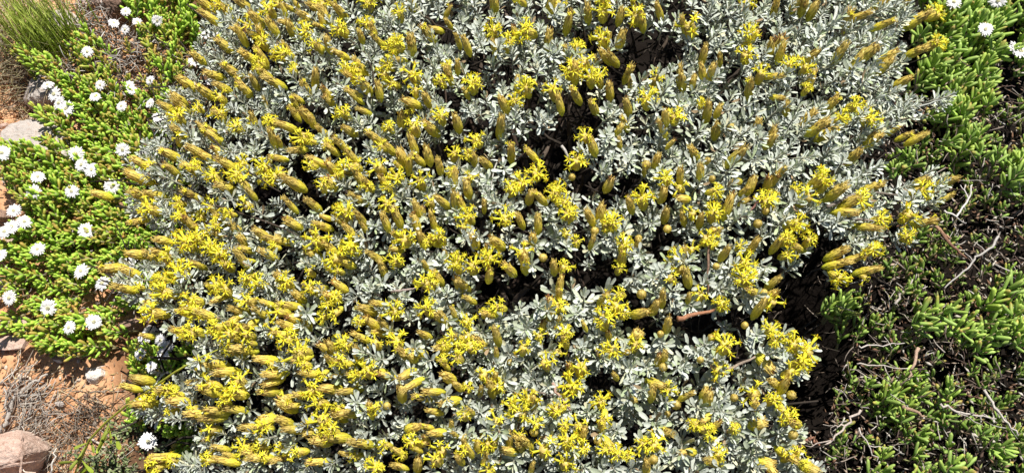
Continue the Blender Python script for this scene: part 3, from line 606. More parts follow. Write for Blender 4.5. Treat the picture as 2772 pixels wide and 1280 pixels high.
K_left = ice_kind(GR1, GR2, .18, .35, .0100, .0042, (5, 6, 7))
K_leftred = ice_kind(GR2 * .9, np.array((.50, .48, .10)), .6, .33, .0100, .0042, (4, 5, 6))
K_right = ice_kind(np.array((.24, .42, .07)), np.array((.40, .54, .11)), .14, .24, .0192, .0055, (3, 4, 5))
K_small = ice_kind(np.array((.17, .31, .06)), np.array((.27, .38, .08)), .22, .30, .0125, .0045, (2, 3, 4))
def mat_plants(label, polys, H, kinds, sp, lean, group=None, layers=((0, 1.0), (-.013, .9), (-.026, .6)), leafcap=290, tilt=.6, name='ice_plant', scl=1.0, thin=None):
    """a patch of creeping succulent; polys in photo pixels give its outline"""
    if isinstance(polys[0][0], (int, float)): polys = [polys]
    xs = [x for p_ in polys for x, _ in p_]; ys = [y for p_ in polys for _, y in p_]
    c = hit(np.mean([x for x, _ in polys[0]]), np.mean([y for _, y in polys[0]]), H); t_ = thing(name, label, 'succulent plant', (c[0], c[1], 0), group)
    x0 = min(hit(x, y, H)[0] for x, y in ((min(xs), min(ys)), (min(xs), max(ys)))) - .01; x1 = max(hit(x, y, H)[0] for x, y in ((max(xs), min(ys)), (max(xs), max(ys)))) + .01
    y1 = hit(1386, min(ys), H)[1] + .02; y0 = hit(1386, max(ys), H)[1] - .02
    out = []
    for li, (dz, pr) in enumerate(layers):
        for x in np.arange(x0, x1, sp):
            for y in np.arange(y0, y1, sp):
                xx = x + rnd.uniform(-.5, .5) * sp; yy = y + rnd.uniform(-.5, .5) * sp
                if rnd.random() > pr: continue
                z = max(.006, H(xx, yy) + dz * rnd.uniform(.7, 1.3)); px, py = proj(xx, yy, z)
                if not any(inside(p_, px, py) for p_ in polys): continue
                if thin and rnd.random() > thin(px, py): continue
                a_ = lean(px, py) + rnd.gauss(0, 32); d = np.array((math.cos(R(a_)) * tilt * rnd.uniform(.5, 1.4), math.sin(R(a_)) * tilt * rnd.uniform(.5, 1.4), 1.0 * rnd.uniform(.6, 1.1)))
                out.append((li, np.array((xx, yy, z)), d / np.linalg.norm(d), px, py))
    vis = [q for q in out if q[0] == 0 and -10 < q[3] < 2780 and -10 < q[4] < 1290]; rnd.shuffle(vis)
    solo = {id(q): i for i, q in enumerate(vis[:295])}; ms = []; nl = 0; KK = kinds if isinstance(kinds, list) else [kinds]
    for q in out:
        kk, leaf_me = rnd.choice(KK); pl, h, j, me, stem = rnd.choice(kk); M = mat4(q[1], q[2], rnd.uniform(0, 6.28), rnd.uniform(.8, 1.2) * scl)
        if id(q) in solo:
            if nl + len(pl) <= leafcap and rnd.random() < .6:
                o = part('succulent_shoot', stem, t_, M)
                for w_, Ml in pl: part('leaf', leaf_me[w_ % 10], o, Ml, local=True)
                nl += len(pl)
            else: part('succulent_shoot', me, t_, M)
        else: ms.append(xf(j, M, rnd.uniform(.86, 1.12)))
    if ms: part('succulent_shoot_mass', make_mesh('succulent_shoot_mass', cat(ms), M_juicy_mass), t_, kind='stuff')
    return t_
def cr(ox, oy, *pts): return [(ox + x * .5385, oy + y * .5385) for x, y in pts]
def toward(a_): return lambda px, py: a_
leftp = mat_plants('broad yellow-green ice plant mat dotted with white flowers beside the bare soil', [
    cr(0, 0, (0, 740), (120, 730), (230, 770), (280, 770), (190, 690), (220, 650), (310, 690), (300, 620), (210, 600), (200, 520), (290, 560), (360, 560), (560, 590), (640, 560), (900, 560), (950, 640), (960, 1300), (0, 1300), (60, 1200), (150, 1100), (110, 1040), (60, 960), (30, 900), (0, 880)),
    cr(0, 640, (0, 20), (900, -30), (900, 130), (760, 330), (650, 380), (600, 360), (520, 400), (600, 470), (570, 520), (480, 600), (330, 610), (210, 590), (170, 520), (0, 490)),
    cr(0, 0, (100, 270), (210, 250), (330, 350), (480, 450), (640, 560), (640, 620), (360, 580), (240, 400), (110, 330))],
    HL, [K_left, K_left, K_left, K_leftred], .0136, lambda px, py: 150 if py < 600 else 200,
    thin=lambda px, py: 0.0 if (((px - 255) / 50) ** 2 + ((py - 800) / 32) ** 2 < 1) else (.45 if px < 90 and 750 < py < 870 else (.25 if nz(px / 520, py / 520, 9, 3.3) < -.42 else .95)), scl=1.05)
mat_plants('sparse reddish ice plant creeping over grey dead twigs above the broad mat', [
    cr(0, 0, (340, 200), (430, 120), (500, 190), (560, 270), (700, 160), (640, 130), (700, 100), (960, 130), (1000, 300), (900, 500), (760, 560), (560, 590), (460, 450), (330, 350))],
    HL, [K_leftred, K_left], .0165, toward(110), layers=((0, 1.0), (-.012, .6)), thin=lambda px, py: .5 if (260 < px < 420 and 70 < py < 210) else .95)
mat_plants('glossy green ice plant under the flowering shrub at the photo top, by the brown boulder', [cr(0, 0, (620, 0), (650, 40), (720, 60), (800, 130), (900, 160), (1000, 190), (1060, 100), (960, -60), (620, -60))], HL, [K_left], .016, toward(60), scl=1.15)
mat_plants('small ice plant with clustered white flowers at the edge of the red soil', [cr(0, 640, (640, 600), (700, 520), (800, 560), (880, 500), (950, 520), (1020, 640), (960, 700), (840, 660), (760, 700), (650, 690))], HL, [K_left], .0145, toward(110), scl=1.05)
mat_plants('tiny ice plant shoots beside the long grass stalk on the soil', [cr(0, 640, (640, 870), (720, 860), (780, 900), (720, 960), (645, 950))], HL, [K_left], .0105, toward(20))
mat_plants('dark green shaded ice plant with one white flower, under the shrub near the herb', [cr(0, 640, (800, 930), (900, 870), (990, 880), (1000, 1010), (1050, 1110), (960, 1120), (870, 1020)), cr(0, 640, (1110, 1050), (1200, 1040), (1230, 1080), (1140, 1110))], HL, [K_left], .0155, toward(250), scl=1.15)
RZ = lambda px, py: 55
mat_plants('dense bright green ice plant mat with long finger leaves and white flowers beside the shrub', [
    cr(2072, 0, (760, -80), (1500, -80), (1500, 380), (1290, 400), (1190, 330), (1150, 420), (1180, 560), (1060, 520), (1010, 610), (850, 630), (800, 560), (900, 480), (740, 470), (730, 380), (800, 330), (740, 260), (760, 180), (860, 100)),
    ], HR, [K_right], .0165, RZ, thin=lambda px, py: .55 if px > 2680 else .95, scl=1.0)
mat_plants('round tuft of green finger leaves just below the dense mat', [cr(2072, 0, (960, 680), (1060, 650), (1120, 740), (1080, 810), (960, 800)), cr(2072, 0, (840, 720), (950, 670), (960, 730), (860, 750))], HR, K_right, .017, toward(50))
mat_plants('small green tuft in the shade close under the flowering shrub edge', [cr(2072, 0, (640, 770), (750, 770), (750, 860), (640, 880))], HR, K_right, .017, toward(160), scl=.9)
mat_plants('green tuft at the photo edge beside bleached twigs, below the dense mat', [cr(2072, 0, (1100, 800), (1180, 760), (1290, 780), (1450, 780), (1450, 1000), (1250, 1000), (1180, 880), (1090, 880))], HR, K_right, .022, toward(70), thin=lambda px, py: .75)
mat_plants('large green clump of finger leaves with orange tips lying on black litter', [cr(2072, 640, (740, 420), (830, 350), (960, 390), (1100, 400), (1200, 430), (1250, 500), (1190, 600), (1080, 600), (960, 540), (880, 480), (780, 480)), cr(2072, 640, (1200, 500), (1300, 460), (1300, 560), (1200, 560))], HR, K_right, .0175, toward(40), scl=.95)
mat_plants('upright green clump at the photo edge above the orange-tipped clump', [cr(2072, 640, (1090, 280), (1160, 200), (1230, 180), (1450, 200), (1450, 500), (1270, 500), (1200, 380), (1100, 320))], HR, K_right, .020, toward(75), thin=lambda px, py: .8)
mat_plants('wide star-shaped green clump low on the litter, above the bleached branch', [cr(2072, 640, (470, 780), (560, 690), (640, 720), (740, 700), (800, 770), (960, 780), (940, 950), (850, 960), (760, 880), (700, 950), (560, 930), (480, 850))], HR, K_right, .019, toward(45), scl=.9, thin=lambda px, py: .85)
mat_plants('loose row of green succulent shoots along the photo bottom', [cr(2072, 640, (680, 980), (760, 970), (800, 1060), (980, 1060), (1030, 1150), (1010, 1350), (700, 1350), (690, 1100)), cr(2072, 640, (460, 1080), (640, 1080), (640, 1300), (480, 1300))], HR, K_right, .021, toward(60), scl=.85, thin=lambda px, py: .8)
mat_plants('pale green spreading succulent shoots in the bottom corner over grey twigs', [cr(2072, 640, (960, 960), (1100, 950), (1200, 900), (1450, 880), (1450, 1300), (1180, 1300), (1120, 1050), (990, 1010))], HR, K_right, .022, toward(80), scl=.85, thin=lambda px, py: .75)
mat_plants('dark green succulent deep in the shade of the flowering shrub', [cr(2072, 640, (290, 380), (340, 290), (470, 310), (460, 400), (380, 480), (240, 470))], lambda x, y: HR(x, y) - .01, K_right, .020, toward(30), scl=.9)
mat_plants('scattered small succulent shoots poking through the dead twig mat', [[(2450, 360), (2772, 260), (2900, 360), (2900, 900), (2700, 1200), (2250, 1250), (2250, 900), (2330, 760), (2480, 600)]], lambda x, y: HR(x, y) - .018, [K_small], .0165, toward(80), layers=((0, .62), (-.012, .2)), tilt=.9)
mat_plants('tiny green succulent sprigs among the litter near the shrub shadow', [[(2430, 640), (2600, 620), (2620, 740), (2480, 780), (2400, 900), (2330, 870)]], HR, K_small, .024, toward(80), layers=((0, .5),), tilt=.9)

# white daisies of the ice plants
def white_flower(seed):
    rn = random.Random(seed); sh = []; n = rn.choice((36, 40, 44))
    for j in range(n):
        a_ = 6.2832 * j / n + rn.uniform(-.09, .09); L = .0100 * rn.uniform(.85, 1.08); el = R(rn.uniform(0, 8) if j % 2 else rn.uniform(10, 22)); L *= 1 if j % 2 else .86; w_ = rn.uniform(.0017, .0025)
        d = np.array((math.cos(a_) * math.cos(el), math.sin(a_) * math.cos(el), math.sin(el))); s_ = np.array((-math.sin(a_), math.cos(a_), rn.uniform(-.3, .3))); nn = np.cross(d, s_) * .0002
        p0 = d * .0012; p1 = d * L * .65 + np.array((0, 0, .0004)); p2 = d * L - np.array((0, 0, .0006))
        V = np.array([p0 - s_ * w_ * .3, p0 + s_ * w_ * .3, p1 - s_ * w_ * .6, p1 + s_ * w_ * .6, p2 - s_ * w_ * .25, p2 + s_ * w_ * .25, p1 + nn, p1 - nn])
        T = np.array([(0, 1, 6), (0, 6, 2), (1, 3, 6), (2, 6, 4), (6, 5, 4), (6, 3, 5), (0, 7, 1), (0, 2, 7), (1, 7, 3), (2, 4, 7), (7, 4, 5), (7, 5, 3)])
        sh.append(split((V, T, np.tile(np.array((.92, .91, .92)) * rn.uniform(.95, 1.03), (8, 1))), [True] * 6 + [False] * 6))
    return cat(sh)
def flower_centre(seed):
    rn = random.Random(seed); sh = []
    sh.append(tube([(0, 0, -.0004), (0, 0, .0004), (0, 0, .0013), (0, 0, .0018)], [.0026, .0026, .0018, .0006], (.86, .86, .74), 8))
    for j in range(16):
        a_ = j * 2.4; r_ = .0016 * math.sqrt(j / 16); p = np.array((r_ * math.cos(a_), r_ * math.sin(a_), .0004))
        sh.append(tube([p, p + np.array((p[0] * .5, p[1] * .5, .0026 * rn.uniform(.7, 1.1)))], [.0003, .0005], (.90, .88, .62), 3))
    return cat(sh)
WF = [make_mesh('flower', white_flower(i), M_white) for i in range(5)]; FC = [make_mesh('flower_centre', flower_centre(i), M_white) for i in range(3)]
calyx = make_mesh('calyx', tube([(0, 0, -.014), (0, 0, -.006), (0, 0, -.0022), (0, 0, .0002)], [.0009, .001, .0034, .003], (.25, .36, .07), 7), M_juicy)
def by_label(s_): return next(o for o in COL.objects if o.get('label', '').startswith(s_))
owners = {'L': leftp, 'U': by_label('sparse reddish'), 'S': by_label('small ice plant with'), 'D': by_label('dark green shaded'), 'R': by_label('dense bright'), 'T': by_label('glossy green')}
FL = [(0, 0, "T632,60 T690,112 T790,105 U572,118 U630,150 U440,262 L240,430 L275,475 L300,520 L335,545 U505,428 U650,430 U665,455 U755,405 U755,522 U612,535 L803,592 L918,655 L617,753 L382,773 L732,785 L463,855 L360,962 L560,938 L190,890 L170,965 L70,1060 L120,1115 L60,1140 L25,1165 L432,1160 L10,770 T1080,170 T1035,178 U975,310 U1050,412 U478,488 L410,830"),
      (0, 640, "L190,65 L410,175 L517,235 L50,307 L243,357 L470,428 L350,457 S725,510 S705,590 S808,520 S840,555 S820,590 S760,655 D743,1030 D1090,1065 L0,95 L650,135 L1085,300"), (2072, 0, "R1105,150 R945,12 R1250,245 R1285,262 R1170,5")]
for ox, oy, s_ in FL:
    for tok in s_.split():
        x, y = map(float, tok[1:].split(',')); px, py = ox + x * .5385, oy + y * .5385; H = HR if tok[0] == 'R' else HL
        p = hit(px, py, H) - ray(px, py) * (.024 if tok[0] == 'R' else .015)
        d = np.array((rnd.gauss(.1, .3) + (-.1 if px < 1000 else .1), rnd.gauss(.05, .3), 1.0)); d = d / np.linalg.norm(d) * .8 - ray(px, py) * .2
        sc = rnd.uniform(.78, .96) * (1.12 if tok[0] == 'R' else .78 if tok[0] in 'STU' else 1.0)
        o = part('flower', WF[rnd.randrange(5)], owners[tok[0]], mat4(p, d, rnd.uniform(0, 6), sc))
        part('flower_centre', FC[rnd.randrange(3)], o, local=True); part('calyx', calyx, o, local=True)

# ------------------------------------------------------------------ dead twig mat and litter under and around the succulents
def twig_stuff(name, poly, n, z0, z1, Lr, rr, cols, seed, kind='twig', flat=.35, ang=None):
    rn = random.Random(seed); xs = [p_[0] for p_ in poly]; ys = [p_[1] for p_ in poly]; sh = []
    while len(sh) < n:
        px = rn.uniform(min(xs), max(xs)); py = rn.uniform(min(ys), max(ys))
        if not inside(poly, px, py): continue
        zt = z0 + (z1 - z0) * rn.random(); p = hit(px, py, lambda a_, b_: zt); p[2] += ground_z(p[0], p[1]) if z0 < .01 else 0
        a_ = rn.uniform(0, 6.28) if ang is None else R(rn.gauss(ang, 30)); L = rn.uniform(*Lr); d = np.array((math.cos(a_), math.sin(a_), rn.gauss(0, flat)))
        c_ = np.array(rn.choice(cols)) * rn.uniform(.75, 1.2)
        if kind == 'twig':
            P = [p]; m_ = rn.choice((2, 3, 4))
            for i in range(m_): d = d / np.linalg.norm(d) + np.array([rn.gauss(0, .28), rn.gauss(0, .28), rn.gauss(0, .2)]); P.append(P[-1] + d / np.linalg.norm(d) * L / m_)
            for q in P: q[2] = max(q[2], ground_z(q[0], q[1]) + .0008)
            sh.append(tube(P, rn.uniform(*rr), np.clip(c_, 0, 1), 3 if L < .03 else 4))
        else:
            d = d / np.linalg.norm(d); s_ = np.cross(d, (rn.gauss(0, .5), rn.gauss(0, .5), 1.0)); s_ /= np.linalg.norm(s_); nn = np.cross(s_, d); w_ = L * rn.uniform(.2, .4); b_ = rn.uniform(-.3, .3) * L
            V = np.array([p, p + d * L * .5 - s_ * w_ * .5 + nn * b_ * .5, p + d * L * .5 + s_ * w_ * .5 + nn * b_ * .4, p + d * L * .5 + nn * (b_ * .3 + w_ * .22), p + d * L * .5 + nn * (b_ * .3 - w_ * .12), p + d * L + nn * b_])
            T = np.array([(0, 3, 1), (0, 2, 3), (1, 3, 5), (3, 2, 5), (0, 1, 4), (0, 4, 2), (1, 5, 4), (4, 5, 2)])
            sh.append((V, T, np.tile(np.clip(c_, 0, 1), (6, 1))))
    o = part(name, make_mesh(name, cat(sh), M_litter)); o['kind'] = 'stuff'
    return o
RIGHTP = [(2240, 560), (2330, 300), (2480, 230), (2950, 60), (2950, 1400), (2050, 1400), (2120, 1190), (2220, 1150), (2290, 1000), (2320, 820), (2350, 700)]
RDARK = [(2050, 700), (2330, 620), (2330, 1000), (2200, 1200), (2050, 1250)]
GREYS = ((.36, .32, .28), (.24, .20, .17), (.46, .43, .39), (.13, .10, .08), (.10, .07, .06)); BROWNS = ((.20, .11, .07), (.30, .20, .14), (.07, .045, .035), (.38, .30, .23), (.16, .09, .055), (.05, .035, .03))
twig_stuff('dead_twig_mat', RIGHTP, 1300, .020, .064, (.008, .026), (.0005, .0011), GREYS, 11, flat=.7)
twig_stuff('dead_leaf_litter', RIGHTP, 5200, .012, .062, (.004, .0105), None, BROWNS + ((.50, .46, .40), (.24, .26, .10)), 12, 'leaf', flat=.9)
twig_stuff('shaded_twig_litter', RDARK, 160, .004, .03, (.008, .025), (.0004, .0008), ((.16, .12, .09), (.26, .22, .18)), 13, flat=.5)
TLP = cr(0, 0, (380, 0), (560, 20), (560, 140), (720, 180), (900, 250), (960, 420), (700, 520), (420, 420), (300, 350), (430, 180))
twig_stuff('grey_twig_tangle', TLP, 800, .008, .036, (.008, .026), (.0004, .0009), GREYS + ((.46, .44, .42),), 14, flat=.5)
twig_stuff('dead_leaf_scraps', TLP, 900, .004, .03, (.003, .008), None, BROWNS + ((.50, .26, .10),), 15, 'leaf')
LMAT = cr(0, 0, (0, 880), (600, 500), (900, 560), (960, 1300), (900, 1560), (300, 1600), (0, 1500))
twig_stuff('twig_litter_under_mat', LMAT, 700, .003, .015, (.01, .03), (.0004, .0009), GREYS + ((.30, .16, .09),), 16)
# ------------------------------------------------------------------ single sticks on the twig mat
def stick(label, pts, r_, c_, H, lift=.004, forks=(), catg='twig', name='dead_twig', c2=None, n=4, amp=.0012):
    P = [hit(x, y, H) - ray(x, y) * lift for x, y in pts]; Q = []
    for A, B in zip(P, P[1:]): Q += wiggle(A, B, n, amp)[:-1]
    Q.append(P[-1]); t_ = thing(name, label, catg, P[0])
    part('stem', make_mesh('stem', tube(Q, r_, c_, 6, c2), M_bark), t_)
    for (i, x, y) in forks:
        if H is HT: x, y = 2072 + x * .5385, (0 if pts[0][1] > 560 and y > 900 and 'finger-leaf tuft' in label else 640) + y * .5385
        A = P[i]; B = hit(x, y, H) - ray(x, y) * lift; part('side_branch', make_mesh('side_branch', tube(wiggle(A, B, 4, amp), r_ * .6, c_, 5, c2), M_bark), t_)
    return t_
HT = lambda x, y: .062
G0 = lambda x, y: ground_z(x, y)
f8 = lambda *p: cr(2072, 640, *p)
stick('reddish-brown woody stem slanting down to the bleached fork', f8((880, -20), (940, 50), (1010, 110)), .0024, (.22, .12, .08), HT)
stick('bleached grey twig running to the photo edge above the succulents', f8((1170, 0), (1100, 80), (1040, 130), (980, 190), (900, 260)), .0014, (.38, .36, .34), HT, forks=((2, 1000, 80),))
stick('pale horizontal twig with a kink, uppermost of the two level ones', f8((470, 550), (560, 545), (700, 535)), .0009, (.55, .50, .46), HT)
stick('pale horizontal twig lying just below the kinked one', f8((460, 640), (560, 648), (720, 662)), .0009, (.50, .45, .40), HT)
stick('brown curved woody stem standing between the two level twigs', f8((770, 560), (750, 640), (720, 710)), .002, (.34, .24, .18), HT)
stick('long grey twig arching from the dark shadow towards the bottom', f8((480, 870), (400, 950), (340, 1020), (290, 1060)), .0014, (.42, .36, .32), HT, forks=((1, 330, 960), (2, 200, 1050)))
stick('brown and grey branch crossing beneath the star-shaped clump', f8((690, 850), (760, 880), (800, 900)), .0022, (.28, .19, .13), HT)
stick('long grey branch running from the clump towards the bottom corner', f8((880, 840), (960, 880), (1060, 900), (1160, 915)), .0014, (.44, .40, .36), HT, forks=((1, 1090, 945),))
stick('forked grey stick slanting steeply beside the bottom corner shoots', f8((1100, 770), (1150, 860), (1210, 930), (1270, 1000)), .0016, (.38, .35, .32), HT, forks=((1, 1180, 910),))
stick('short pale twig standing upright near the shrub shadow', f8((650, 340), (690, 280), (740, 215)), .0015, (.44, .40, .36), HT)
stick('fine grey twig arch at the bottom beside the shadow', f8((470, 960), (520, 1050), (560, 1130)), .001, (.48, .44, .40), HT, forks=((1, 620, 1060),))
stick('reddish bark stem lying in the dark below the shrub', f8((200, 1030), (240, 1010), (270, 1060)), .0022, (.24, .12, .08), lambda x, y: .03)
stick('thin dark stem in the shade right under the yellow spur', cr(2072, 0, (860, 1140), (890, 1170), (930, 1200)), .002, (.32, .19, .12), HT)
stick('white bare twigs forking in the litter below the finger-leaf tuft', cr(2072, 0, (900, 1060), (960, 1090), (1020, 1000), (1040, 930)), .0013, (.55, .52, .50), HT, forks=((1, 1010, 1120), (2, 980, 930)))

# ------------------------------------------------------------------ rocks
from bpy import ops  # noqa (unused outside hull building)
import bmesh
def rock(label, px, py, wx, wy, hz, mat, seed, rz=0.0, flat=False, zc=None, tiltx=0.0, name='rock', catg='rock', pts=16):
    """angular stone: convex hull of scattered points, edges worn, faces roughened. wx, wy in photo pixels across"""
    rn = random.Random(seed); c = hit(px, py, G0); s = np.linalg.norm(c - CAM) * TH / 1386; sx, sy = wx * s * .5, wy * s * .5
    bm = bmesh.new()
    for i in range(pts):
        a_ = 6.2832 * i / pts + rn.uniform(-.2, .2); u = rn.uniform(.82, 1.0); z = rn.choice((-.8, .3, .75, 1.0)) if not flat else rn.choice((-.8, .8, .9))
        q = u * (.72 if z > .7 and not flat else 1.0)
        bm.verts.new((sx * q * math.cos(a_), sy * q * math.sin(a_), hz * z * rn.uniform(.85, 1)))
    bm.verts.new((rn.uniform(-.2, .2) * sx, rn.uniform(-.2, .2) * sy, hz * 1.02))
    r_ = bmesh.ops.convex_hull(bm, input=bm.verts); bmesh.ops.delete(bm, geom=[v for v in r_['geom_interior'] if isinstance(v, bmesh.types.BMVert)], context='VERTS')
    bmesh.ops.bevel(bm, geom=bm.edges[:] + bm.verts[:], offset=min(sx, sy) * .07, segments=2, profile=.5, affect='EDGES')
    bmesh.ops.triangulate(bm, faces=bm.faces[:]); 
    for _ in range(3):
        le = [e for e in bm.edges if e.calc_length() > max(min(sx, sy) * .16, .0022)]
        if le: bmesh.ops.subdivide_edges(bm, edges=le, cuts=1)
        bmesh.ops.triangulate(bm, faces=bm.faces[:])
    o_ = rn.uniform(0, 9); bm.normal_update()
    for v in bm.verts:
        f = nz(v.co.x + v.co.z * .6, v.co.y - v.co.z * .8, 3 / max(sx, .01), o_) * .05 + nz(v.co.x - v.co.z, v.co.y + v.co.z, 9 / max(sx, .01), o_) * .02
        v.co += v.normal * f * min(sx, sy)
    me = bpy.data.meshes.new(name); bm.to_mesh(me); bm.free(); me.materials.append(mat)
    for p_ in me.polygons: p_.use_smooth = False
    M = Matrix.Translation((c[0], c[1], (zc if zc is not None else ground_z(c[0], c[1]) + hz * .25))) @ Matrix.Rotation(rz, 4, 'Z') @ Matrix.Rotation(tiltx, 4, 'X')
    o = bpy.data.objects.new(name, me); COL.objects.link(o); o.matrix_world = M; o['label'] = label; o['category'] = catg
    return o
c1 = lambda x, y: (x * .5385, y * .5385); c5 = lambda x, y: (x * .5385, 640 + y * .5385)
rock('flat pale grey slab tilted on the soil between the hollow and the ice plant', *c1(215, 725), 185, 112, .014, M_rock_grey, 3, R(-10), True, tiltx=R(-8), name='stone_slab', catg='stone')
rock('square pinkish-grey stone behind the white flowers above the flat slab', *c1(250, 500), 110, 105, .022, M_rock_grey, 5, .3)
rock('small pink stone at the corner of the flat grey slab', *c1(75, 680), 50, 36, .010, M_rock_pink, 6)
rock('tiny pink stone beyond the slab near the hollow', *c1(30, 640), 34, 22, .006, M_rock_pink, 7)
rock('pink stone half under the flat slab, above the ice plant mat', *c1(210, 765), 80, 30, .010, M_rock_pink, 8, R(-10), True)
rock('brown boulder behind the white flowers at the photo top', *c1(620, 60), 85, 90, .028, M_rock_brown, 9, .2)
rock('flat grey-blue stone behind the grass tuft', *c1(330, 125), 105, 62, .010, M_rock_grey, 10, R(-20), True)
rock('pink flaky stone lying at the top by the dry twigs', *c1(480, 22), 80, 34, .008, M_rock_pink, 12, 0, True)
rock('shaded brown stone at the photo edge below the mat fringe', *c1(25, 1105), 60, 44, .016, M_rock_brown, 13)
rock('large rounded pink boulder in the bottom corner', *c5(125, 1115), 165, 125, .045, M_rock_pink, 14, R(15), name='boulder', catg='boulder', pts=20)
rock('pale flaky quartz stone alone on the red soil', *c5(492, 700), 56, 48, .008, M_rock_pale, 15, .5)
rock('small white stone touching the fringe of the ice plant', *c5(305, 622), 40, 22, .006, M_rock_pale, 16, -.5)
rock('small blue-grey pebble above the dark dry tuft', *c5(320, 848), 30, 18, .006, M_rock_grey, 17)
rock('dark purplish slab under the lower fringe of the ice plant', *c5(390, 585), 130, 42, .008, M_rock_brown, 18, R(12), True)
rock('reddish stone between the two ice plants at the soil edge', *c5(680, 455), 80, 34, .014, M_rock_brown, 19, .3)
rock('flat pinkish-brown stone at the photo edge under the fringe', *c5(60, 545), 90, 40, .008, M_rock_pink, 20, 0, True)
rock('pale grey stone between the clustered white flowers', *c5(800, 500), 60, 34, .022, M_rock_pale, 21)
rock('mauve slab showing through the mat at the photo edge', *c5(30, 290), 60, 60, .012, M_rock_pink, 22, 0, True)
rock('mauve stone showing through the lowest part of the mat', *c5(110, 445), 120, 34, .010, M_rock_pink, 23, 0, True)
rock('pinkish stone visible through the mat next to the four white flowers', *c5(50, 20), 70, 40, .012, M_rock_pink, 24, 0, True)
rock('small pale stone glimpsed in the mat between two white flowers', *c1(400, 825), 40, 34, .024, M_rock_pale, 25)
rock('small grey stone poking out of the mat beneath the trailing shoots', *c1(455, 610), 50, 30, .024, M_rock_grey, 26)
rock('little brown clod on the red soil beside the dark slab', *c5(440, 800), 18, 13, .004, M_rock_brown, 27)
rock('rounded pale pebble above the quartz stone', *c5(450, 668), 12, 9, .003, M_rock_pale, 28)

# clods and pebbles scattered over the soil
SOIL = cr(0, 640, (0, 500), (640, 600), (640, 900), (620, 1189), (0, 1189)); SOIL2 = cr(0, 0, (0, 0), (600, 0), (450, 200), (200, 400), (220, 560), (120, 740), (0, 740))
def clods():
    rn = random.Random(31); sh = []
    ico = bmesh.new(); bmesh.ops.create_icosphere(ico, subdivisions=1, radius=1.0); V0 = np.array([v.co[:] for v in ico.verts]); T0 = np.array([[v.index for v in f.verts] for f in ico.faces]); ico.free()
    while len(sh) < 2600:
        px = rn.uniform(-150, 420); py = rn.uniform(-100, 1400)
        if not (py > 900 or py < 420): continue
        p = hit(px, py, G0); r_ = .0006 + .0022 * rn.random() ** 4
        if rn.random() < .02: r_ *= 1.8
        V = V0 * np.array([rn.uniform(.7, 1.3) for _ in range(3)]) * (1 + np.random.RandomState(len(sh)).uniform(-.25, .25, (len(V0), 1))) * r_ + np.array((p[0], p[1], ground_z(p[0], p[1]) + r_ * .3))
        c_ = np.array(rn.choice(((.50, .28, .15), (.40, .20, .10), (.58, .38, .24), (.55, .46, .38), (.32, .15, .09)))) * rn.uniform(.85, 1.15); sh.append((V, T0, np.tile(c_, (len(V0), 1))))
    o = part('gravel', make_mesh('gravel', cat(sh), M_litter, False)); o['kind'] = 'stuff'
clods()
STRAW = ((.50, .38, .22), (.42, .30, .17), (.58, .48, .32), (.30, .18, .11), (.45, .40, .34))
twig_stuff('straw_litter', cr(0, 640, (0, 640), (150, 660), (420, 760), (640, 800), (640, 1189), (600, 1400), (0, 1400)), 260, .001, .004, (.012, .035), (.0003, .0008), STRAW, 41, flat=.10, ang=35)
twig_stuff('dry_twig_pile', cr(0, 640, (0, 730), (90, 700), (200, 760), (260, 830), (270, 960), (200, 1010), (0, 1040)), 130, .003, .022, (.015, .045), (.0004, .0009), ((.46, .42, .38), (.36, .30, .25), (.55, .50, .44), (.28, .20, .15)), 42, flat=.2, ang=45)
twig_stuff('fine_soil_litter', cr(0, 640, (0, 560), (640, 620), (640, 1189), (0, 1189)), 900, .0008, .002, (.003, .008), None, STRAW + ((.60, .50, .22),), 43, 'leaf', flat=.15)
twig_stuff('straw_scatter', cr(0, 0, (0, 0), (420, 0), (420, 160), (200, 300), (200, 560), (0, 500)), 520, .001, .012, (.012, .04), (.0003, .0007), STRAW + ((.62, .55, .36),), 44, flat=.25)
twig_stuff('scraps_by_hollow', cr(0, 0, (0, 200), (200, 300), (220, 640), (0, 740)), 500, .0008, .006, (.003, .009), None, STRAW, 45, 'leaf', flat=.3)
stick('forked weathered branch over the twig pile beside the pink boulder', [c5(0, 985), c5(45, 890), c5(75, 800), c5(150, 740), c5(240, 690)], .0026, (.34, .31, .28), G0, .012, ((1, *c5(20, 760)), (2, *c5(220, 790)), (2, *c5(110, 690))), 'branch', 'dead_branch')
stick('long white straw stalk leaning on the side of the pink boulder', [c5(255, 1189), c5(270, 1120), c5(285, 1060)], .0011, (.72, .68, .62), G0, .03, name='straw_stalk', catg='straw')
stick('curved pale straw lying across the front of the pink boulder', [c5(20, 1060), c5(70, 1150), c5(180, 1185)], .001, (.62, .50, .42), G0, .055, name='straw_stalk', catg='straw')
stick('short white snapped stalk lying above the pink boulder', [c5(10, 1001), c5(70, 1000)], .0013, (.80, .78, .76), G0, .012, name='straw_stalk', catg='straw')
stick('brown stick lying on the soil, pointing towards the dark slab', [c5(60, 760), c5(130, 690), c5(190, 630)], .0014, (.22, .12, .08), G0, .003)
stick('pale peeled stick with a swollen end on the soil', [c5(90, 690), c5(125, 705), c5(155, 722)], .0020, (.55, .42, .32), G0, .003)
stick('straight brown twig lying level near the photo edge', [c5(0, 742), c5(60, 737), c5(120, 742)], .0012, (.26, .15, .10), G0, .005)
stick('long tan twig lying level towards the grey pebble', [c5(210, 775), c5(290, 765), c5(350, 750)], .0010, (.30, .17, .10), G0, .003)
stick('thin brown twig between the quartz stone and the dark dry tuft', [c5(340, 800), c5(390, 775), c5(430, 768)], .0010, (.36, .24, .15), G0, .003)
stick('grey twig crossing under the diagonal grass stalk', [c5(430, 1010), c5(500, 1040), c5(570, 1085), c5(600, 1110)], .0014, (.40, .35, .30), G0, .006)
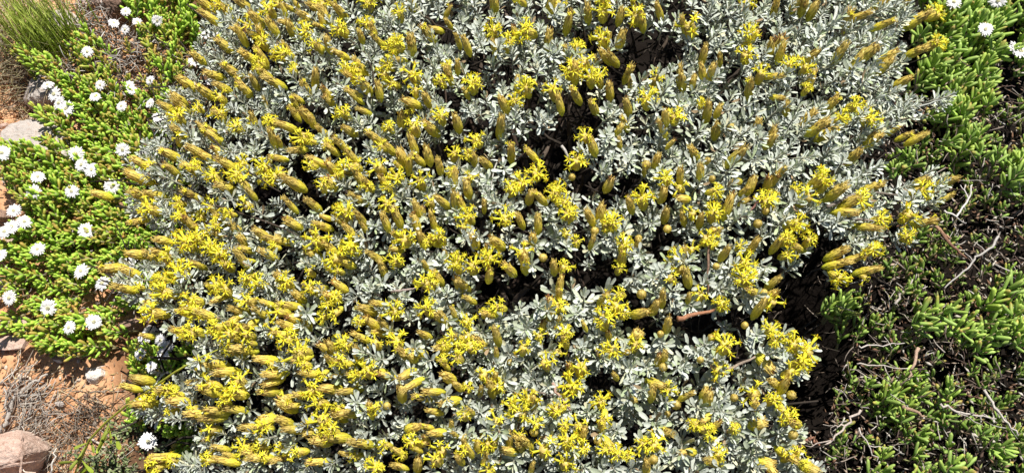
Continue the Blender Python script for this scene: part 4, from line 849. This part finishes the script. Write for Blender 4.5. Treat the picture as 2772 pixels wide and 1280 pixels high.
stick('dark bare stick rising beside the brown boulder at the top', [c1(470, 0), c1(520, 45), c1(565, 95)], .0015, (.08, .05, .04), G0, .025)
stick('fine grey twig lying across the dark gravel of the hollow', [c1(0, 200), c1(60, 250), c1(110, 300)], .0008, (.46, .42, .34), G0, .01)

# ------------------------------------------------------------------ grasses
def blade(L, w_, lean, col, col2, seed, n=5):
    rn = random.Random(seed); rings = []; cols = []; tw = rn.uniform(-.6, .6)
    for i in range(n):
        t = i / n; x = lean * L * t * t; z = L * t * (1 - .25 * lean * t); ww = w_ * (1 - t * .75) * .5; a_ = tw * t
        s_ = np.array((0, math.cos(a_), 0)) * ww; s_[0] = math.sin(a_) * ww; nn = np.array((ww * .28, 0, 0))
        c = np.array((x, 0, z)); rings.append(np.array([c - s_, c + nn, c + s_, c - nn])); cols.append(np.array(col) * (1 - t) + np.array(col2) * t)
    return loft(rings, cols, (0, 0, -.001), (lean * L, 0, L * (1 - .25 * lean)))
def tuft(label, px, py, spreadpx, n, L, w_, c1_, c2_, name, lean=(.15, .9), az=(0, 360), catg='grass tuft', mat=None, nm='blade'):
    c = hit(px, py, G0); t_ = thing(name, label, catg, (c[0], c[1], ground_z(c[0], c[1])))
    mes = [make_mesh(nm, blade(L * rnd.uniform(.6, 1.15), w_ * rnd.uniform(.8, 1.3), rnd.uniform(*lean), np.array(c1_) * rnd.uniform(.8, 1.2), np.array(c2_) * rnd.uniform(.8, 1.2), i), mat or M_grass) for i in range(16)]
    for i in range(n):
        x = c[0] + rnd.gauss(0, spreadpx[0]); y = c[1] + rnd.gauss(0, spreadpx[1]); a_ = R(rnd.uniform(*az)); M = np.eye(4); s_ = rnd.uniform(.75, 1.15)
        M[:3, :3] = np.array(((math.cos(a_), -math.sin(a_), 0), (math.sin(a_), math.cos(a_), 0), (0, 0, 1))) * s_; M[:3, 3] = (x, y, max(ground_z(x, y), -.02))
        part(nm, mes[rnd.randrange(16)], t_, M)
    return t_
tuft('bright green grass tuft standing beside the grey-blue stone', *c1(255, 250), (.028, .014), 280, .095, .0019, (.36, .50, .06), (.54, .64, .14), 'grass_tuft', (.05, .55), (30, 160))
tuft('thin dark green grass stems standing before the grey-blue stone', *c1(310, 245), (.012, .007), 50, .095, .0011, (.17, .24, .05), (.30, .36, .10), 'grass_tuft', (.0, .5), (30, 170))
tuft('sprawling half-dry grass at the photo edge above the hollow', *c1(40, 330), (.035, .025), 150, .055, .0011, (.28, .28, .10), (.52, .48, .26), 'grass_tuft', (.4, 1.1), (0, 360))
tuft('straw-coloured dead grass bent over the hollow edge', *c1(130, 400), (.030, .022), 130, .045, .0010, (.42, .34, .22), (.56, .48, .34), 'dead_grass_tuft', (.6, 1.2), (180, 400))
tuft('dry yellow grass at the top corner behind the green tuft', *c1(60, 90), (.035, .035), 160, .05, .0009, (.50, .40, .20), (.62, .52, .30), 'dead_grass_tuft', (.5, 1.2), (60, 300))
tuft('dark bristly dead tuft on the soil beside the diagonal stalk', *c5(440, 930), (.016, .013), 190, .024, .0014, (.10, .07, .05), (.34, .28, .23), 'dead_tuft', (.1, .8), (0, 360), 'dead plant')
tuft('pale grey dead tuft between the boulder and the green herb', *c5(360, 1060), (.018, .012), 110, .028, .0012, (.40, .34, .28), (.56, .50, .42), 'dead_tuft', (.4, 1.1), (0, 360), 'dead plant')
# the long stalk that runs diagonally out of the shrub
t_ = thing('grass_stalk', 'long yellow-green stalk leaning diagonally out of the shrub over the soil', 'plant stalk', hit(*c5(380, 1189), G0))
P = [hit(*c5(*q), lambda a_, b_, z=z: z) for q, z in (((375, 1195), .01), ((410, 1110), .03), ((450, 1020), .055), ((530, 935), .08), ((640, 845), .10))] + [hit(*c5(*q), lambda a_, b_: max(.10, HS(a_, b_) + .014)) for q in ((760, 765), (880, 680), (1010, 605), (1110, 562))]
part('stem', make_mesh('stem', tube(P, [.0011, .0012, .0012, .0012, .0011, .0010, .0009, .0008, .0005], (.36, .42, .05), 6, (.40, .42, .06)), M_grass), t_)
for q, ang, L in (((430, 1050), 250, .03), ((440, 1035), 200, .026), ((455, 1020), 300, .03), ((550, 930), 270, .032), ((545, 950), 300, .028), ((420, 1090), 230, .026), ((400, 1130), 180, .03), ((410, 1120), 320, .03), ((560, 960), 240, .03), ((580, 1000), 290, .028), ((540, 1000), 250, .026), ((450, 1130), 250, .028), ((480, 1150), 210, .026)):
    z = .03 if q[1] > 1040 else .05; p = hit(*c5(*q), lambda a_, b_: z); d = np.array((math.cos(R(ang + rnd.uniform(-15, 15))), math.sin(R(ang)), rnd.uniform(-.1, .3)))
    sh = silver_leaf(L * rnd.uniform(.5, .8), .0045, rnd.uniform(-.2, .2), col_j((.34, .42, .06), .15), True); part('leaf', make_mesh('leaf', sh, M_grass), t_, mat4(p, d, rnd.uniform(0, 6)))
# small-leaved herb at the bottom
herb = thing('small_herb', 'low grey-green herb of tiny leaves on wiry stems, right of the dead tufts', 'herb', hit(*c5(620, 1130), G0))
HB = cr(0, 640, (480, 1050), (640, 1000), (720, 940), (800, 980), (860, 1080), (760, 1110), (740, 1189), (740, 1350), (380, 1350), (430, 1160)); sh = []; rn = random.Random(77)
tl = [silver_leaf(1, .5, .1, np.array(c_), False) for c_ in ((.20, .27, .10), (.28, .34, .16), (.13, .19, .07), (.34, .36, .22))]
for i in range(70):
    px, py = rn.uniform(420, 840) * .5385, 640 + rn.uniform(940, 1330) * .5385
    if not inside(HB, px, py): continue
    p = hit(px, py, G0); a_ = rn.uniform(0, 6.28); e = p + np.array((math.cos(a_) * .03, math.sin(a_) * .03, rn.uniform(.006, .028))); Q = wiggle(p, e, 4, .002, rn)
    part('wiry_stem', make_mesh('wiry_stem', tube(Q, .0006, (.34, .30, .22), 4), M_bark), herb)
    for q in range(34):
        j = rn.randrange(4); c_ = Q[j] + (Q[j + 1] - Q[j]) * rn.random(); sh.append(xf(tl[rn.randrange(4)], mat4(c_, (rn.gauss(0, 1), rn.gauss(0, 1), rn.gauss(.6, .5)), rn.uniform(0, 6), rn.uniform(.003, .0062)), rn.uniform(.8, 1.2)))
part('leaf_mass', make_mesh('leaf_mass', cat(sh), M_silver_mass), herb, kind='stuff')
